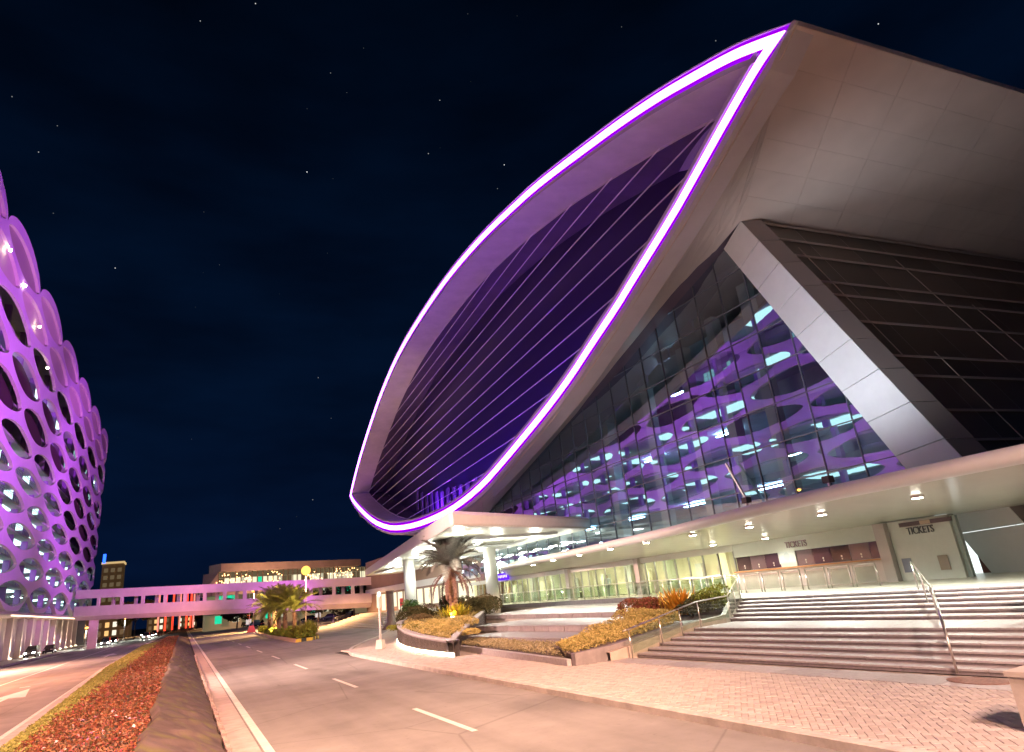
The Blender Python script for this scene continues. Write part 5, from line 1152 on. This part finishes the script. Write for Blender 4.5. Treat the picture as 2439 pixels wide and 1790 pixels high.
# ------------------------------------------------------------------ cars
def car(label, loc, rz, body, kind='sedan', lights=False, group='parked cars'):
    t = thing('car', label, 'car', loc, group, local=True, rz=rz)
    Lc, Wc = (4.4, 1.75); hood, roofh = (.92, 1.45) if kind == 'sedan' else (1.05, 1.75)
    sec = [(-2.2, .45, .70, .78), (-2.1, .3, .88, .84), (-1.5, .22, hood, .87), (0, .2, hood + .03, .88), (1.3, .22, hood - .03, .87), (2.05, .3, .78, .83), (2.2, .45, .66, .74)]
    rows = [[(x, -w, z0), (x, -w * 1.02, (z0 + z1) / 2), (x, -w * .94, z1), (x, w * .94, z1), (x, w * 1.02, (z0 + z1) / 2), (x, w, z0)] for x, z0, z1, w in sec]
    b = MB().grid(rows, closed=True); b.add(rows[0], [tuple(range(6))]); b.add(rows[-1], [tuple(range(6))[::-1]]); fix_normals(b.build('body', body, t, False))
    x0, x1, x2, x3 = ((-1.75, -1.05, .45, 1.15) if kind == 'sedan' else (-2.1, -1.85, .5, 1.35))
    cab = [[(x0, -.78, hood - .02), (x3, -.78, hood - .02), (x3, .78, hood - .02), (x0, .78, hood - .02)], [(x1, -.62, roofh), (x2, -.62, roofh), (x2, .62, roofh), (x1, .62, roofh)]]
    b = MB().grid(cab, closed=True); fix_normals(b.build('windows', mat('car_glass', (.02, .02, .025), .08), t)); b = MB(); b.add([(p[0], p[1], p[2]) for p in cab[1]] + [(p[0] * .92, p[1] * .9, p[2] + .05) for p in cab[1]], [(4, 5, 6, 7), (0, 1, 5, 4), (1, 2, 6, 5), (2, 3, 7, 6), (3, 0, 4, 7)]); b.build('roof', body, t)
    for wx in (-1.35, 1.38):
        for sy in (-1, 1):
            w = MB().tube([(wx, sy * .66, .32), (wx, sy * .88, .32)], .32, 16).build('tyre', mat('tyre', (.02, .02, .02), .8), t); MB().tube([(wx, sy * .85, .32), (wx, sy * .895, .32)], .19, 10).build('rim', steel, w)
    for sy in (-1, 1):
        MB().box((2.16, sy * .58, .68), (.1, .32, .15)).build('headlight', emis('headlight_on', (1, .93, .8), 90) if lights else mat('lamp_clear', (.6, .6, .6), .1), t)
        MB().box((-2.17, sy * .6, .76), (.1, .28, .14)).build('taillight', mat('tail_red', (.35, .02, .02), .3, emit=(1, .05, .03), estr=1.0 if lights else 0.15), t)
        if lights:
            ca, sa = math.cos(rz), math.sin(rz); p = Vector((loc[0] + 2.3 * ca - sy * .58 * sa, loc[1] + 2.3 * sa + sy * .58 * ca, loc[2] + .68)); lamp('SPOT', p, 700, (1, .95, .85), p + Vector((ca, sa, -.08)) * 5, 80, .6, .1)
    return t
cdk, cgy, cwh, crd = mat('car_black', (.02, .02, .024), .2, .2), mat('car_grey', (.12, .12, .13), .25, .4), mat('car_silver', (.4, .4, .4), .3, .5), mat('car_maroon', (.10, .02, .02), .25, .2)
car('black car parked under the dark tree at the left end of the lot', (16.3, 226, 0), 2.2, cdk)
car('grey car parked second from the left in the lot', (18.2, 212, 0), 2.3, cgy, 'suv')
car('dark blue car nosing out beside the palm island', (17.6, 196, 0), 2.4, mat('car_blue', (.02, .03, .06), .2, .3), 'suv')
car('black car parked right of the tall lamp', (31.5, 196, 0), 2.4, cdk)
car('grey car parked in the middle of the row behind the kerb', (33.5, 176, 0), 2.5, cgy)
car('dark suv parked left of the side steps', (31.8, 150, 0), 2.4, cdk, 'suv')
car('maroon van stopped at the drop-off with its headlights on', (-22.6, 111, .2), -PI / 2, crd, 'suv', True, 'cars at the drop-off')
car('dark car waiting at the drop-off before the lit piers', (-22.8, 141, .2), -PI / 2, cgy, 'suv', True, 'cars at the drop-off')
car('dark car behind the waiting car at the drop-off', (-22.8, 158, .2), -PI / 2, cdk, 'sedan', False, 'cars at the drop-off')
for i, (xx, yy, l) in enumerate(((-15.2, 176, 'oncoming car with bright headlights nearest the bridge'), (-15.4, 198, 'oncoming car following under the bridge on the outer lane'), (-8.6, 205, 'oncoming car in the inner lane under the bridge'), (-8.4, 226, 'second oncoming car queued in the inner lane'), (-8.2, 246, 'third oncoming car queued in the inner lane'), (-11.8, 262, 'oncoming car between the lanes far back'))):
    car(l, (xx, yy, 0), -PI / 2, (cgy, cdk, cwh)[i % 3], 'sedan' if i % 2 else 'suv', True, 'oncoming traffic')

# ------------------------------------------------------------------ people
def person(label, loc, rz, top, trouser, step=.12):
    t = thing('person', label, 'person', loc, None, local=True, rz=rz)
    J = {'pelvis': (0, 0, .95), 'chest': (0, .02, 1.3), 'neck': (0, .02, 1.48), 'head': (0, .0, 1.56), 'crown': (0, .01, 1.72), 'hl': (.1, 0, .88), 'kl': (.11, -step, .5), 'al': (.11, -step * .6, .08), 'tl': (.11, -step * .6 - .14, .04), 'hr': (-.1, 0, .88), 'kr': (-.11, step * .3, .5), 'ar': (-.11, step * 1.4, .09), 'tr': (-.11, step * 1.4 - .13, .04), 'sl': (.2, .02, 1.42), 'el': (.25, .08, 1.14), 'wl': (.24, -.03, .9), 'fl': (.24, -.06, .8), 'sr': (-.2, .02, 1.42), 'er': (-.25, -.02, 1.14), 'wr': (-.24, -.12, .92), 'fr': (-.24, -.16, .83)}
    rad = dict(pelvis=.15, chest=.16, neck=.06, head=.095, crown=.09, hl=.1, kl=.07, al=.05, tl=.045, hr=.1, kr=.07, ar=.05, tr=.045, sl=.075, el=.05, wl=.038, fl=.04, sr=.075, er=.05, wr=.038, fr=.04)
    ED = [('pelvis', 'chest'), ('chest', 'neck'), ('neck', 'head'), ('head', 'crown'), ('pelvis', 'hl'), ('hl', 'kl'), ('kl', 'al'), ('al', 'tl'), ('pelvis', 'hr'), ('hr', 'kr'), ('kr', 'ar'), ('ar', 'tr'), ('chest', 'sl'), ('sl', 'el'), ('el', 'wl'), ('wl', 'fl'), ('chest', 'sr'), ('sr', 'er'), ('er', 'wr'), ('wr', 'fr')]
    names = list(J); me = bpy.data.meshes.new('body'); me.from_pydata([J[k] for k in names], [(names.index(a), names.index(b)) for a, b in ED], []); me.update()
    ob = link('body', me, (0, 0, 0), t)
    md_ = ob.modifiers.new('skin', 'SKIN'); ss = ob.modifiers.new('sub', 'SUBSURF'); ss.levels = 1; ss.render_levels = 1
    for i, k in enumerate(names): v = me.skin_vertices[0].data[i]; v.radius = (rad[k], rad[k] * .8); v.use_root = (k == 'pelvis')
    m = bpy.data.materials.new('clothes'); m.use_nodes = True; nn = m.node_tree; bs = nn.nodes['Principled BSDF']; bs.inputs['Roughness'].default_value = .8
    tcn = nn.nodes.new('ShaderNodeTexCoord'); sp = nn.nodes.new('ShaderNodeSeparateXYZ'); rp = nn.nodes.new('ShaderNodeValToRGB'); rp.color_ramp.interpolation = 'CONSTANT'; nn.links.new(tcn.outputs['Object'], sp.inputs[0])
    mr = nn.nodes.new('ShaderNodeMapRange'); mr.inputs[2].default_value = 1.8; nn.links.new(sp.outputs[2], mr.inputs[0]); nn.links.new(mr.outputs[0], rp.inputs[0])
    el = rp.color_ramp.elements; el[0].position = 0; el[0].color = (.03, .025, .02, 1); el[1].position = .06; el[1].color = (*trouser, 1)
    for pz, cc in ((.53, top), (.81, (.35, .2, .14)), (.915, (.02, .015, .012))): x_ = el.new(pz); x_.color = (*cc, 1)
    nn.links.new(rp.outputs[0], bs.inputs['Base Color']); me.materials.append(m)
    return t
person('person in white top and dark trousers at the head of the side steps', (25.6, 86, 1.4), .6, (.55, .55, .55), (.03, .03, .04))
person('person in a dark shirt standing behind the maroon van', (-23.4, 118, .2), 1.0, (.05, .04, .05), (.04, .04, .05))
person('person in pale blue shirt inside the lit entrance doors', (30.3, 44.5, 1.41), -1.2, (.3, .38, .45), (.15, .16, .2))

# ------------------------------------------------------------------ floodlights on the facades
lamp('SPOT', (20, 70, 9.2), 125000, PURPLE, (-21, 98, 35), 66, 1.0, 1.0)
lamp('SPOT', (22, 98, 9.2), 205000, PURPLE, (-21, 165, 38), 58, 1.0, 1.0)
lamp('SPOT', (22, 30, 6.2), 68000, PURPLE, (-21, 48, 30), 60, 1.0, 1.0)
lamp('SPOT', (12.5, 128, 1.2), 5200, (.75, .12, 1.0), (18, 138, 8), 110, .9, .3)
lamp('SPOT', (28, 196, 7), 26000, (1, .5, .3), (32, 226, 17), 130, .8, .5)
lamp('SPOT', (-6, 136, 1.0), 7000, (1, .35, .35), (-5, 152, 8), 120, .9, .3)
for k in range(6):
    p = eye(38 + k * 11, min(q_[1] for q_ in oB if abs(q_[0] - 38 - k * 11) < 5) + 2.0, 6.0); lamp('POINT', p, 1300, (.22, .02, 1), radius=.3)  # added unseen lights that give the eye its blue-violet glow
for (xx, yy, pw_) in ((21.5, 16.0, 3300), (22.4, 21.0, 2900)):
    lamp('SPOT', (xx, yy, 5.75), pw_, (.86, .93, 1), (30.7, 19.5, 13.5), 70, 1, 1.8)
    f = thing('facade_floodlight', 'floodlight on the canopy roof aimed at the white leg' if xx < 22 else 'second floodlight on the canopy roof beside the leg', 'floodlight', (xx, yy, 5.3)); MB().box((xx, yy, 5.55), (.3, .3, .25)).build('housing', MATS['post_dark'], f); MB().box((xx, yy, 5.38), (.08, .08, .2)).build('bracket', steel, f)
